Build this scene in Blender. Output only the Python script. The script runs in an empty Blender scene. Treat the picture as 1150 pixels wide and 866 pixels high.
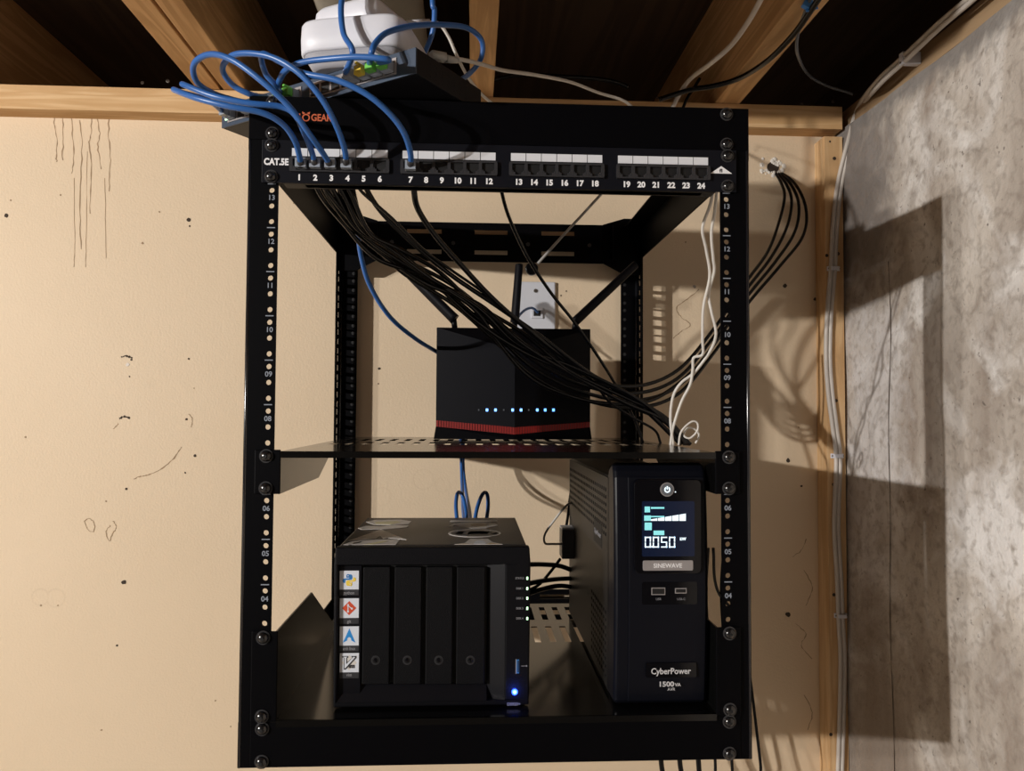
import bpy, math, random
from mathutils import Vector, Matrix
random.seed(7)
S = 0.001                      # all helper coordinates are millimetres
C = bpy.context.scene.collection
# ------------------------------------------------------------------ camera
CAM = Vector((-29.04, -772.98, 348.65)); YAW, PIT, ROL, FPX = 0.0514, 0.03596, 0.00555, 858.157
FW = Vector((math.sin(YAW)*math.cos(PIT), math.cos(YAW)*math.cos(PIT), math.sin(PIT)))
r0 = Vector((math.cos(YAW), -math.sin(YAW), 0)); u0 = r0.cross(FW)
RT = math.cos(ROL)*r0 + math.sin(ROL)*u0; UP = -math.sin(ROL)*r0 + math.cos(ROL)*u0
cd = bpy.data.cameras.new('camera'); cam = bpy.data.objects.new('camera', cd); C.objects.link(cam)
cd.sensor_width = 36; cd.lens = FPX/1150*36; cd.clip_start = 0.02
cam.matrix_world = Matrix(((RT.x, UP.x, -FW.x, CAM.x*S), (RT.y, UP.y, -FW.y, CAM.y*S), (RT.z, UP.z, -FW.z, CAM.z*S), (0, 0, 0, 1)))
bpy.context.scene.camera = cam
# ------------------------------------------------------------------ light
sc = bpy.context.scene
sc.view_settings.view_transform = 'Standard'; sc.view_settings.look = 'None'
sc.view_settings.gamma = 1; sc.view_settings.exposure = 0; sc.view_settings.use_curve_mapping = False
w = bpy.data.worlds.new('world'); sc.world = w; w.use_nodes = True
w.node_tree.nodes['Background'].inputs[0].default_value = (1.0, 0.79, 0.60, 1)
w.node_tree.nodes['Background'].inputs[1].default_value = 0.062
def lamp(name, loc, power, rad, col):
    l = bpy.data.lights.new(name, 'POINT'); l.energy = power; l.shadow_soft_size = rad; l.color = col
    o = bpy.data.objects.new(name, l); C.objects.link(o); o.location = [v*S for v in loc]
lamp('ceiling_bulb', (-2965, -2120, 815), 395, .030, (1, .955, .90))
lamp('ceiling_bulb', (-2990, -1755, 795), 118, .030, (1, .955, .90))

# ------------------------------------------------------------------ pixel -> point on a plane of the room
def ray(px, py): return FW + RT*((px-575)/FPX) - UP*((py-433)/FPX)
def P(px, py, Y):
    d = ray(px, py); return CAM + d*((Y-CAM.y)/d.y)
def PX(px, py, X):
    d = ray(px, py); return CAM + d*((X-CAM.x)/d.x)
def PZ(px, py, Z):
    d = ray(px, py); return CAM + d*((Z-CAM.z)/d.z)
def R4(x0, y0, x1, y1, Y):
    cx, cy = (x0+x1)/2, (y0+y1)/2
    return P(x0, cy, Y).x, P(x1, cy, Y).x, P(cx, y1, Y).z, P(cx, y0, Y).z

# ------------------------------------------------------------------ materials
def mat(name, col, rough=.5, metal=0, spec=.5, noise=0, nscale=60, bump=0, bscale=300, emit=None, es=0, coat=0, detail=4):
    m = bpy.data.materials.new(name); m.use_nodes = True; nt = m.node_tree; b = nt.nodes['Principled BSDF']
    b.inputs['Base Color'].default_value = (*col, 1); b.inputs['Roughness'].default_value = rough
    b.inputs['Metallic'].default_value = metal; b.inputs['Specular IOR Level'].default_value = spec
    b.inputs['Coat Weight'].default_value = coat
    tc = nt.nodes.new('ShaderNodeTexCoord')
    n = nt.nodes.new('ShaderNodeTexNoise'); n.inputs['Scale'].default_value = nscale; n.inputs['Detail'].default_value = detail
    nt.links.new(tc.outputs['Object'], n.inputs['Vector'])
    mx = nt.nodes.new('ShaderNodeMix'); mx.data_type = 'RGBA'
    k = max(noise, .04)
    mx.inputs[6].default_value = (*[c*(1-k) for c in col], 1); mx.inputs[7].default_value = (*[min(1, c*(1+k)) for c in col], 1)
    nt.links.new(n.outputs['Fac'], mx.inputs[0]); nt.links.new(mx.outputs[2], b.inputs['Base Color'])
    if bump:
        n2 = nt.nodes.new('ShaderNodeTexNoise'); n2.inputs['Scale'].default_value = bscale; n2.inputs['Detail'].default_value = 3
        nt.links.new(tc.outputs['Object'], n2.inputs['Vector'])
        bp = nt.nodes.new('ShaderNodeBump'); bp.inputs['Strength'].default_value = bump; bp.inputs['Distance'].default_value = .001
        nt.links.new(n2.outputs['Fac'], bp.inputs['Height']); nt.links.new(bp.outputs[0], b.inputs['Normal'])
    if emit:
        b.inputs['Emission Color'].default_value = (*emit, 1); b.inputs['Emission Strength'].default_value = es
    return m

def wood(name, c1, c2, axis=0, scale=1.0, dirt=0.0):
    m = bpy.data.materials.new(name); m.use_nodes = True; nt = m.node_tree; b = nt.nodes['Principled BSDF']
    b.inputs['Roughness'].default_value = .75; b.inputs['Specular IOR Level'].default_value = .25
    tc = nt.nodes.new('ShaderNodeTexCoord'); mp = nt.nodes.new('ShaderNodeMapping')
    s = [26*scale]*3; s[axis] = 1.6*scale; mp.inputs['Scale'].default_value = s
    nt.links.new(tc.outputs['Object'], mp.inputs[0])
    n = nt.nodes.new('ShaderNodeTexNoise'); n.inputs['Scale'].default_value = 1.5; n.inputs['Detail'].default_value = 6; n.inputs['Distortion'].default_value = .9
    nt.links.new(mp.outputs[0], n.inputs['Vector'])
    mm = nt.nodes.new('ShaderNodeMath'); mm.operation = 'MULTIPLY'; mm.inputs[1].default_value = 22
    si = nt.nodes.new('ShaderNodeMath'); si.operation = 'SINE'; nt.links.new(n.outputs['Fac'], mm.inputs[0]); nt.links.new(mm.outputs[0], si.inputs[0])
    mr = nt.nodes.new('ShaderNodeMapRange'); mr.inputs[1].default_value = -1; mr.inputs[2].default_value = 1
    nt.links.new(si.outputs[0], mr.inputs[0])
    n2 = nt.nodes.new('ShaderNodeTexNoise'); n2.inputs['Scale'].default_value = 7; n2.inputs['Detail'].default_value = 5
    nt.links.new(tc.outputs['Object'], n2.inputs['Vector'])
    av = nt.nodes.new('ShaderNodeMath'); av.operation = 'ADD'; a2 = nt.nodes.new('ShaderNodeMath'); a2.operation = 'MULTIPLY'; a2.inputs[1].default_value = .55
    nt.links.new(mr.outputs[0], a2.inputs[0]); a3 = nt.nodes.new('ShaderNodeMath'); a3.operation = 'MULTIPLY'; a3.inputs[1].default_value = .55
    nt.links.new(n2.outputs['Fac'], a3.inputs[0]); nt.links.new(a2.outputs[0], av.inputs[0]); nt.links.new(a3.outputs[0], av.inputs[1])
    mx = nt.nodes.new('ShaderNodeMix'); mx.data_type = 'RGBA'; mx.inputs[6].default_value = (*c1, 1); mx.inputs[7].default_value = (*c2, 1)
    nt.links.new(av.outputs[0], mx.inputs[0]); nt.links.new(mx.outputs[2], b.inputs['Base Color'])
    bp = nt.nodes.new('ShaderNodeBump'); bp.inputs['Strength'].default_value = .4; bp.inputs['Distance'].default_value = .001
    nt.links.new(av.outputs[0], bp.inputs['Height']); nt.links.new(bp.outputs[0], b.inputs['Normal'])
    return m

def plaster():
    m = bpy.data.materials.new('painted_plaster'); m.use_nodes = True; nt = m.node_tree; b = nt.nodes['Principled BSDF']
    b.inputs['Roughness'].default_value = .55; b.inputs['Specular IOR Level'].default_value = .25
    tc = nt.nodes.new('ShaderNodeTexCoord')
    def N(s, d, dist=0):
        n = nt.nodes.new('ShaderNodeTexNoise'); n.inputs['Scale'].default_value = s; n.inputs['Detail'].default_value = d; n.inputs['Distortion'].default_value = dist
        nt.links.new(tc.outputs['Object'], n.inputs['Vector']); return n
    a = N(2.2, 5, .4); mx = nt.nodes.new('ShaderNodeMix'); mx.data_type = 'RGBA'
    mx.inputs[6].default_value = (.70, .555, .385, 1); mx.inputs[7].default_value = (.80, .65, .475, 1)
    nt.links.new(a.outputs['Fac'], mx.inputs[0])
    # faint water rings / scuffs
    v = nt.nodes.new('ShaderNodeTexVoronoi'); v.inputs['Scale'].default_value = 15; nt.links.new(tc.outputs['Object'], v.inputs['Vector'])
    g = N(3.5, 2); rp = nt.nodes.new('ShaderNodeValToRGB')
    e = rp.color_ramp.elements; e[0].position = .24; e[0].color = (0, 0, 0, 1); e[1].position = .30; e[1].color = (0, 0, 0, 1)
    k = rp.color_ramp.elements.new(.27); k.color = (1, 1, 1, 1)
    nt.links.new(v.outputs['Distance'], rp.inputs[0])
    gm = nt.nodes.new('ShaderNodeMapRange'); gm.inputs[1].default_value = .58; gm.inputs[2].default_value = .72; gm.inputs[4].default_value = .22
    nt.links.new(g.outputs['Fac'], gm.inputs[0])
    mu = nt.nodes.new('ShaderNodeMath'); mu.operation = 'MULTIPLY'; nt.links.new(rp.outputs[0], mu.inputs[0]); nt.links.new(gm.outputs[0], mu.inputs[1])
    m2 = nt.nodes.new('ShaderNodeMix'); m2.data_type = 'RGBA'; m2.inputs[7].default_value = (.50, .38, .25, 1)
    nt.links.new(mu.outputs[0], m2.inputs[0]); nt.links.new(mx.outputs[2], m2.inputs[6]); nt.links.new(m2.outputs[2], b.inputs['Base Color'])
    h = N(28, 6); h2 = N(260, 2)
    ad = nt.nodes.new('ShaderNodeMath'); ad.operation = 'ADD'; nt.links.new(h.outputs['Fac'], ad.inputs[0]); nt.links.new(h2.outputs['Fac'], ad.inputs[1])
    bp = nt.nodes.new('ShaderNodeBump'); bp.inputs['Strength'].default_value = .22; bp.inputs['Distance'].default_value = .002
    nt.links.new(ad.outputs[0], bp.inputs['Height']); nt.links.new(bp.outputs[0], b.inputs['Normal'])
    return m

def concrete():
    m = bpy.data.materials.new('poured_concrete'); m.use_nodes = True; nt = m.node_tree; b = nt.nodes['Principled BSDF']
    b.inputs['Roughness'].default_value = .9; b.inputs['Specular IOR Level'].default_value = .2
    tc = nt.nodes.new('ShaderNodeTexCoord')
    def N(s, d, dist=0, sv=None):
        n = nt.nodes.new('ShaderNodeTexNoise'); n.inputs['Scale'].default_value = s; n.inputs['Detail'].default_value = d; n.inputs['Distortion'].default_value = dist
        if sv:
            mp = nt.nodes.new('ShaderNodeMapping'); mp.inputs['Scale'].default_value = sv; nt.links.new(tc.outputs['Object'], mp.inputs[0]); nt.links.new(mp.outputs[0], n.inputs['Vector'])
        else: nt.links.new(tc.outputs['Object'], n.inputs['Vector'])
        return n
    def mixc(f, ca, cb, lo, hi):
        mr = nt.nodes.new('ShaderNodeMapRange'); mr.inputs[1].default_value = lo; mr.inputs[2].default_value = hi; nt.links.new(f, mr.inputs[0])
        x = nt.nodes.new('ShaderNodeMix'); x.data_type = 'RGBA'; nt.links.new(mr.outputs[0], x.inputs[0])
        if isinstance(ca, tuple): x.inputs[6].default_value = (*ca, 1)
        else: nt.links.new(ca, x.inputs[6])
        x.inputs[7].default_value = (*cb, 1); return x.outputs[2]
    c = mixc(N(4, 8, .6).outputs['Fac'], (.43, .38, .335), (.65, .595, .535), .34, .66)
    c = mixc(N(13, 8, .3, (1, 1, .16)).outputs['Fac'], c, (.25, .19, .15), .50, .82)
    c = mixc(N(6, 12, 1.2).outputs['Fac'], c, (.84, .82, .80), .56, .74)
    c = mixc(N(34, 8, .8).outputs['Fac'], c, (.28, .235, .20), .56, .82)
    c = mixc(N(120, 3).outputs['Fac'], c, (.13, .105, .09), .66, .78)
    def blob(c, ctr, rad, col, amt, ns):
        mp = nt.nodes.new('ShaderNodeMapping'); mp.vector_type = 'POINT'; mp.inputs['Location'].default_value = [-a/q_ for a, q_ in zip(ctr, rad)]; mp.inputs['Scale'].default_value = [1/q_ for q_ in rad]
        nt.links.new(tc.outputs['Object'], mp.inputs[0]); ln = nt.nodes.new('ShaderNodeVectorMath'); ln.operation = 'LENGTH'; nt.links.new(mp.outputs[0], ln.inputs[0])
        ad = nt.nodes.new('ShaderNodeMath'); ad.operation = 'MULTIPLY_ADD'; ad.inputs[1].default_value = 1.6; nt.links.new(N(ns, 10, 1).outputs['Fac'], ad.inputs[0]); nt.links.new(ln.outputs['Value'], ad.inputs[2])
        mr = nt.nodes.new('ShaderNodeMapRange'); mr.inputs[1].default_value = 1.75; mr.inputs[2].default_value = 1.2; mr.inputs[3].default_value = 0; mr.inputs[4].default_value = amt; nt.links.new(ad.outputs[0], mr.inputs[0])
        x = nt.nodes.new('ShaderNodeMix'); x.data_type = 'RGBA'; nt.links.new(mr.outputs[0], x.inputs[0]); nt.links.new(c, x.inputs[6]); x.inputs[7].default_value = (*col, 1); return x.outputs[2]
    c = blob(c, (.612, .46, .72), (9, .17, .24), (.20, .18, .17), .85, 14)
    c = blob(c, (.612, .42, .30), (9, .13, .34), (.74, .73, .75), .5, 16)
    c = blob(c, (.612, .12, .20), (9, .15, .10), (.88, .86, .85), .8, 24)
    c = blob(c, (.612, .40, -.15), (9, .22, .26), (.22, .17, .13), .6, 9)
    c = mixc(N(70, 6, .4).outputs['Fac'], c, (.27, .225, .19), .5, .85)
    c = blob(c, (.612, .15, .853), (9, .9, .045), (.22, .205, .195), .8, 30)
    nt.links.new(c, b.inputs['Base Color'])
    h = N(20, 9, .3); h2 = N(150, 4)
    ad = nt.nodes.new('ShaderNodeMath'); ad.operation = 'MULTIPLY_ADD'; ad.inputs[1].default_value = .35
    nt.links.new(h2.outputs['Fac'], ad.inputs[0]); nt.links.new(h.outputs['Fac'], ad.inputs[2])
    bp = nt.nodes.new('ShaderNodeBump'); bp.inputs['Strength'].default_value = .7; bp.inputs['Distance'].default_value = .006
    nt.links.new(ad.outputs[0], bp.inputs['Height']); nt.links.new(bp.outputs[0], b.inputs['Normal'])
    return m

M = dict(
 plaster=plaster(), concrete=concrete(),
 pine=wood('pine_lumber', (.54, .31, .13), (.78, .54, .30), 0), pine_v=wood('pine_upright', (.56, .33, .15), (.78, .55, .31), 2),
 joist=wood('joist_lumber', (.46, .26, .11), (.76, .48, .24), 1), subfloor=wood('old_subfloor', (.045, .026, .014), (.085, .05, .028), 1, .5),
 sill=wood('sill_lumber', (.22, .14, .075), (.42, .29, .17), 1),
 floor=mat('floor_concrete', (.34, .30, .26), .9, noise=.25, nscale=8, bump=.3),
 stain=mat('water_stain', (.36, .25, .15), .8, noise=.3, nscale=90), hole=mat('dark_hole', (.05, .035, .025), .9), nailhead=mat('nail_head', (.30, .27, .24), .35, metal=.9),
 putty=mat('crumbled_plaster', (.78, .74, .68), .9, noise=.3, nscale=120, bump=.8, bscale=200),
 black=mat('black_powder_coat', (.0012, .0012, .002), .5, spec=.07, noise=.1, bump=.08, bscale=900),
 shelfblk=mat('black_shelf_steel', (.003, .0028, .0028), .15, spec=.5, noise=.1, nscale=30),
 screw=mat('black_oxide_screw', (.006, .006, .007), .22, spec=.8), washer=mat('dark_washer', (.035, .035, .038), .35, spec=.6),
 print=mat('grey_print', (.26, .29, .35), .6), white=mat('white_print', (.88, .88, .9), .6), label=mat('white_label_strip', (.75, .77, .82), .5),
 panel=mat('panel_steel', (.006, .0065, .010), .45, spec=.15, noise=.1), jack=mat('jack_plastic', (.032, .032, .036), .38), pit=mat('jack_inside', (.004, .004, .005), .6),
 orange=mat('orange_print', (.62, .13, .05), .6),
 blue=mat('blue_cable_jacket', (.028, .13, .42), .36, spec=.6, noise=.15, nscale=30), clear=mat('clear_plug', (.32, .36, .42), .15, spec=.7), boot=mat('grey_boot', (.52, .52, .50), .5),
 blackcab=mat('black_cable_jacket', (.002, .002, .0025), .24, spec=.35), whitecab=mat('white_cable_jacket', (.74, .71, .66), .42), romex=mat('grey_white_cable', (.60, .55, .50), .5, noise=.1, nscale=40), greycab=mat('grey_cable_jacket', (.36, .35, .34), .45),
 green=mat('green_plug', (.16, .55, .08), .35), yellow=mat('yellow_plug', (.80, .58, .06), .35),
 switchface=mat('blue_grey_face', (.06, .085, .13), .35, metal=.3), switchbody=mat('black_switch_case', (.007, .007, .009), .45, spec=.3, bump=.1, bscale=800),
 hub=mat('white_plastic', (.74, .75, .82), .42), hubgrey=mat('grey_plastic_base', (.42, .42, .46), .4),
 duct=mat('grey_duct_wrap', (.22, .20, .165), .85, noise=.3, nscale=20, bump=.6, bscale=60),
 nas=mat('black_textured_plastic', (.003, .003, .0045), .5, spec=.14, noise=.2, nscale=400, bump=.35, bscale=1400), nasgloss=mat('black_smooth_plastic', (.004, .004, .006), .36, spec=.25),
 tray=mat('drive_tray_plastic', (.003, .003, .004), .55, spec=.14, noise=.2, nscale=300, bump=.5, bscale=1200), nastop=mat('dark_steel_cover', (.028, .025, .024), .4, noise=.1),
 sticker=mat('white_sticker', (.70, .74, .82), .45), stickgrey=mat('silver_sticker', (.66, .63, .60), .4, noise=.3, nscale=150), stickyel=mat('pale_yellow_sticker', (.66, .62, .38), .4, noise=.2, nscale=200), sticktan=mat('tan_sticker', (.48, .36, .20), .4),
 skblue=mat('sticker_blue', (.03, .18, .48), .5), skyel=mat('sticker_yellow', (.85, .62, .08), .5), skred=mat('sticker_red', (.62, .08, .03), .5), skcyan=mat('sticker_azure', (.02, .25, .65), .5), skdark=mat('sticker_dark', (.03, .03, .035), .5),
 ledg=mat('green_led', (.5, .9, .5), .4, emit=(.55, 1, .55), es=3.0), ledb=mat('blue_led', (.1, .2, .9), .4, emit=(.015, .05, 1), es=7), ledbc=mat('blue_led_core', (.5, .7, 1), .4, emit=(.2, .45, 1), es=4),
 ledw=mat('blue_white_led', (.5, .7, 1), .4, emit=(.10, .34, 1), es=3.2), ledoff=mat('unlit_led', (.12, .13, .15), .4),
 router=mat('router_matte_black', (.004, .0043, .007), .45, spec=.14, noise=.15, nscale=500, bump=.2, bscale=1500), routergl=mat('router_black', (.002, .002, .003), .38, spec=.14), red=mat('red_trim', (.24, .012, .010), .4),
 ups=mat('ups_case', (.008, .008, .009), .45, spec=.3, bump=.15, bscale=1200), upsf=mat('ups_bezel', (.0045, .005, .0085), .38, spec=.15), gloss=mat('glossy_black', (.003, .003, .0045), .08, spec=.3), bend=mat('polished_bend', (.012, .012, .015), .2, spec=1.0), shelfdark=mat('dark_shelf_steel', (.003, .003, .003), .3, spec=.22),
 lcd=mat('lcd_backlight', (.002, .006, .02), .2, emit=(.001, .014, .07), es=.16), lcdw=mat('lcd_white', (.8, .9, 1), .4, emit=(.7, .9, 1), es=.85), lcdc=mat('lcd_cyan', (.3, .8, .85), .4, emit=(.2, .75, .82), es=.45), silver=mat('silver_strip', (.42, .40, .41), .35, metal=.5), silvertxt=mat('silver_text', (.62, .62, .64), .4),
 plate=mat('pale_wall_plate', (.66, .68, .74), .4), adapter=mat('grey_adapter', (.13, .14, .16), .4), gold=mat('grey_text', (.24, .24, .26), .5), bluetie=mat('blue_tape', (.05, .25, .7), .4))
NAMES = list(M)

# ------------------------------------------------------------------ mesh builder
ORIG = {}
class MB:
    def __init__(s): s.v = []; s.f = []; s.mi = []; s.sm = []; s.cur = 0; s.mats = []; s.use('black')
    def use(s, m):
        if m not in s.mats: s.mats.append(m)
        s.cur = s.mats.index(m); return s
    def add(s, vs, fs, smooth=False):
        b = len(s.v); s.v += [Vector(v) for v in vs]
        for f in fs: s.f.append([b+i for i in f]); s.mi.append(s.cur); s.sm.append(smooth)
        return s
    def box(s, x0, x1, y0, y1, z0, z1, rot=None):
        x0, x1 = sorted((x0, x1)); y0, y1 = sorted((y0, y1)); z0, z1 = sorted((z0, z1))
        vs = [(x, y, z) for x in (x0, x1) for y in (y0, y1) for z in (z0, z1)]
        if rot:
            c = Vector(((x0+x1)/2, (y0+y1)/2, (z0+z1)/2)); vs = [c + rot @ (Vector(v)-c) for v in vs]
        return s.add(vs, [(0, 1, 3, 2), (4, 6, 7, 5), (0, 4, 5, 1), (2, 3, 7, 6), (0, 2, 6, 4), (1, 5, 7, 3)])
    def prism(s, poly, fn, a, b, smooth=False):
        n = len(poly); vs = [fn(u, v, a) for u, v in poly] + [fn(u, v, b) for u, v in poly]
        s.add(vs, [list(range(n))[::-1], [n+i for i in range(n)]])
        return s.add(vs, [(i, (i+1) % n, n+(i+1) % n, n+i) for i in range(n)], smooth)
    def cyl(s, c, ax, r, h, n=16, r2=None):
        c = Vector(c); ax = Vector(ax).normalized(); r2 = r if r2 is None else r2
        u = ax.orthogonal().normalized(); v = ax.cross(u)
        ring = lambda cc, rr: [cc + u*rr*math.cos(2*math.pi*i/n) + v*rr*math.sin(2*math.pi*i/n) for i in range(n)]
        vs = ring(c, r) + ring(c+ax*h, r2)
        s.add(vs, [(i, (i+1) % n, n+(i+1) % n, n+i) for i in range(n)], True)
        return s.add(vs, [list(range(n))[::-1], [n+i for i in range(n)]])
    def dome(s, c, ax, r, h, n=16, k=5):
        c = Vector(c); ax = Vector(ax).normalized(); u = ax.orthogonal().normalized(); v = ax.cross(u); vs = []
        for j in range(k):
            a = math.pi/2*j/k
            vs += [c + ax*h*math.sin(a) + (u*math.cos(2*math.pi*i/n)+v*math.sin(2*math.pi*i/n))*r*math.cos(a) for i in range(n)]
        vs.append(c+ax*h); fs = []
        for j in range(k-1): fs += [(j*n+i, j*n+(i+1) % n, (j+1)*n+(i+1) % n, (j+1)*n+i) for i in range(n)]
        fs += [((k-1)*n+i, (k-1)*n+(i+1) % n, k*n) for i in range(n)]
        return s.add(vs, fs, True)
    def tube(s, pts, r, n=10, r2=None, flat=1.0):
        pts = [Vector(p) for p in pts]; m = len(pts); vs = []; u = None
        for i, p in enumerate(pts):
            t = (pts[min(i+1, m-1)]-pts[max(i-1, 0)]).normalized()
            u = (t.orthogonal() if u is None else u - t*u.dot(t)).normalized(); w_ = t.cross(u)
            rr = r if r2 is None else r+(r2-r)*i/(m-1)
            vs += [p + (u*math.cos(2*math.pi*k/n)*flat + w_*math.sin(2*math.pi*k/n))*rr for k in range(n)]
        fs = [(i*n+k, i*n+(k+1) % n, (i+1)*n+(k+1) % n, (i+1)*n+k) for i in range(m-1) for k in range(n)]
        s.add(vs, fs, True)
        return s.add(vs, [list(range(n))[::-1], [(m-1)*n+k for k in range(n)]])
    def grid(s, us, vs_, holes, fn, a, b):
        """plate between us x vs_ lines; holes {(i,j): ('c', r) or ('r', hu, hv)}; fn(u,v,w) -> point"""
        for i in range(len(us)-1):
            for j in range(len(vs_)-1):
                u0_, u1, v0, v1 = us[i], us[i+1], vs_[j], vs_[j+1]; h = holes.get((i, j))
                if not h:
                    for w_ in (a, b): s.add([fn(u0_, v0, w_), fn(u1, v0, w_), fn(u1, v1, w_), fn(u0_, v1, w_)], [(0, 1, 2, 3)])
                    continue
                cu, cv = (u0_+u1)/2, (v0+v1)/2
                par = [(t, -1) for t in (-1, -.5, 0, .5)] + [(1, t) for t in (-1, -.5, 0, .5)] + [(-t, 1) for t in (-1, -.5, 0, .5)] + [(-1, -t) for t in (-1, -.5, 0, .5)]
                out = [(cu+(u1-u0_)/2*x, cv+(v1-v0)/2*y) for x, y in par]
                if h[0] == 'c':
                    inn = []
                    for x, y in out:
                        l = math.hypot(x-cu, y-cv); inn.append((cu+(x-cu)/l*h[1], cv+(y-cv)/l*h[1]))
                else: inn = [(cu+h[1]*x, cv+h[2]*y) for x, y in par]
                n = 16
                for w_ in (a, b):
                    s.add([fn(*q, w_) for q in out]+[fn(*q, w_) for q in inn], [(k, (k+1) % n, n+(k+1) % n, n+k) for k in range(n)])
                s.add([fn(*q, a) for q in inn]+[fn(*q, b) for q in inn], [(k, (k+1) % n, n+(k+1) % n, n+k) for k in range(n)])
        U0, U1, V0, V1 = us[0], us[-1], vs_[0], vs_[-1]
        for (p, q) in (((U0, V0), (U1, V0)), ((U1, V0), (U1, V1)), ((U1, V1), (U0, V1)), ((U0, V1), (U0, V0))):
            s.add([fn(*p, a), fn(*q, a), fn(*q, b), fn(*p, b)], [(0, 1, 2, 3)])
        return s
    def text(s, txt, fn, size, h=.25, bold=0, align='CENTER', sx=1.0, shear=0, fit=None):
        cu = bpy.data.curves.new('t', 'FONT'); cu.body = txt; cu.size = size; cu.extrude = h/2; cu.offset = bold; cu.align_x = align; cu.align_y = 'CENTER'; cu.resolution_u = 3; cu.shear = shear
        o = bpy.data.objects.new('t', cu); C.objects.link(o)
        me = bpy.data.meshes.new_from_object(o.evaluated_get(bpy.context.evaluated_depsgraph_get()))
        if fit: sx = fit/(max(v.co.x for v in me.vertices)-min(v.co.x for v in me.vertices))
        s.add([fn(v.co.x*sx, v.co.y, v.co.z) for v in me.vertices], [list(p.vertices) for p in me.polygons])
        bpy.data.objects.remove(o); bpy.data.curves.remove(cu); bpy.data.meshes.remove(me); return s
    def build(s, name, parent=None, bevel=0, seg=2, auto=True, normals=True):
        og = ORIG.get(parent.name, Vector()) if parent else Vector()
        me = bpy.data.meshes.new(name); me.from_pydata([(v-og)*S for v in s.v], [], s.f)
        used = sorted(set(s.mi)); mp = {m: i for i, m in enumerate(used)}
        for m in used: me.materials.append(M[s.mats[m]])
        for p, a, b in zip(me.polygons, s.mi, s.sm): p.material_index = mp[a]; p.use_smooth = b
        import bmesh
        bm = bmesh.new(); bm.from_mesh(me); bmesh.ops.remove_doubles(bm, verts=bm.verts, dist=1e-6)
        if normals: bmesh.ops.recalc_face_normals(bm, faces=bm.faces)
        bm.to_mesh(me); bm.free()
        o = bpy.data.objects.new(name, me); C.objects.link(o)
        if parent: o.parent = parent; ORIG[o.name] = og
        if bevel:
            b = o.modifiers.new('bevel', 'BEVEL'); b.width = bevel*S; b.segments = seg; b.limit_method = 'ANGLE'; b.angle_limit = math.radians(40); b.harden_normals = False
        return o
FR = lambda y: (lambda u, v, w_: (u, y+w_, v))          # plate facing the viewer: u = X, v = Z, w = depth
def front_text(x, y, z): return lambda a, b, c: (x+a, y-c, z+b)
def tag(o, label, cat, group=None, kind=None):
    if label: o['label'] = label
    if cat: o['category'] = cat
    if group: o['group'] = group
    if kind: o['kind'] = kind
    return o
def thing(name, label, cat, loc, group=None, rz=0, local=False):
    o = bpy.data.objects.new(name, None); C.objects.link(o); o.empty_display_size = .02
    o.location = Vector(loc)*S; o.rotation_euler = (0, 0, rz)
    ORIG[o.name] = Vector() if local else Vector(loc)
    return tag(o, label, cat, group)
def struct(mb, name, **k): o = mb.build(name, **k); o['kind'] = 'structure'; return o
def copy_of(o, parent=None, loc=None):
    c = o.copy(); C.objects.link(c)
    if parent: c.parent = parent
    if loc is not None: c.location = loc
    for ch in [x for x in bpy.data.objects if x.parent == o]: copy_of(ch, c)
    return c
def spline(pts, k=10):
    pts = [Vector(p) for p in pts]; out = []
    q = [pts[0]*2-pts[1]] + pts + [pts[-1]*2-pts[-2]]
    for i in range(1, len(q)-2):
        a, b, c, d = q[i-1:i+3]
        for j in range(k):
            t = j/k; out.append(.5*((2*b)+(c-a)*t+(2*a-5*b+4*c-d)*t*t+(3*b-a-3*c+d)*t**3))
    out.append(pts[-1]); return out
def cable(name, label, pts, r, m, group=None, cat='cable', flat=1.0):
    w3 = [P(*p) if len(p) == 3 else (PZ(*p[1:]) if p[0] == 'z' else Vector(p[1:])) for p in pts]
    mb = MB().use(m); mb.tube(spline(w3), r, 10, flat=flat); o = mb.build(name, normals=False)
    return tag(o, label, cat, group), w3

# ================================================================== SETTING
YW, XR = 546, 612
wl = MB().use('plaster'); wl.box(-2600, XR+60, YW, YW+20, -1350, 886)
def wmark(px, py, r, m='hole', n=10, e=1.0):
    c = P(px, py, YW); wl.use(m)
    pts = [(c.x+math.cos(a)*r*random.uniform(.75, 1.2), c.z+math.sin(a)*r*e*random.uniform(.75, 1.2)) for a in [2*math.pi*i/n for i in range(n)]]
    wl.prism(pts, FR(YW), -.5, 0)
def wstroke(pts, wd, m='stain', jit=1.2):
    wl.use(m); q = [P(x, y, YW) for x, y in pts]; q = spline(q, 6)
    L = []; Rr_ = []
    for i, p in enumerate(q):
        t = (q[min(i+1, len(q)-1)]-q[max(i-1, 0)]).normalized(); nrm = Vector((-t.z, 0, t.x)); p = p + nrm*random.uniform(-jit, jit)
        ww = wd*random.uniform(.2, 1.1)
        L.append(p+nrm*ww/2); Rr_.append(p-nrm*ww/2)
    for i in range(len(q)-1):
        wl.add([(v.x, YW-.35, v.z) for v in (L[i], L[i+1], Rr_[i+1], Rr_[i])], [(0, 1, 2, 3)])
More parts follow.
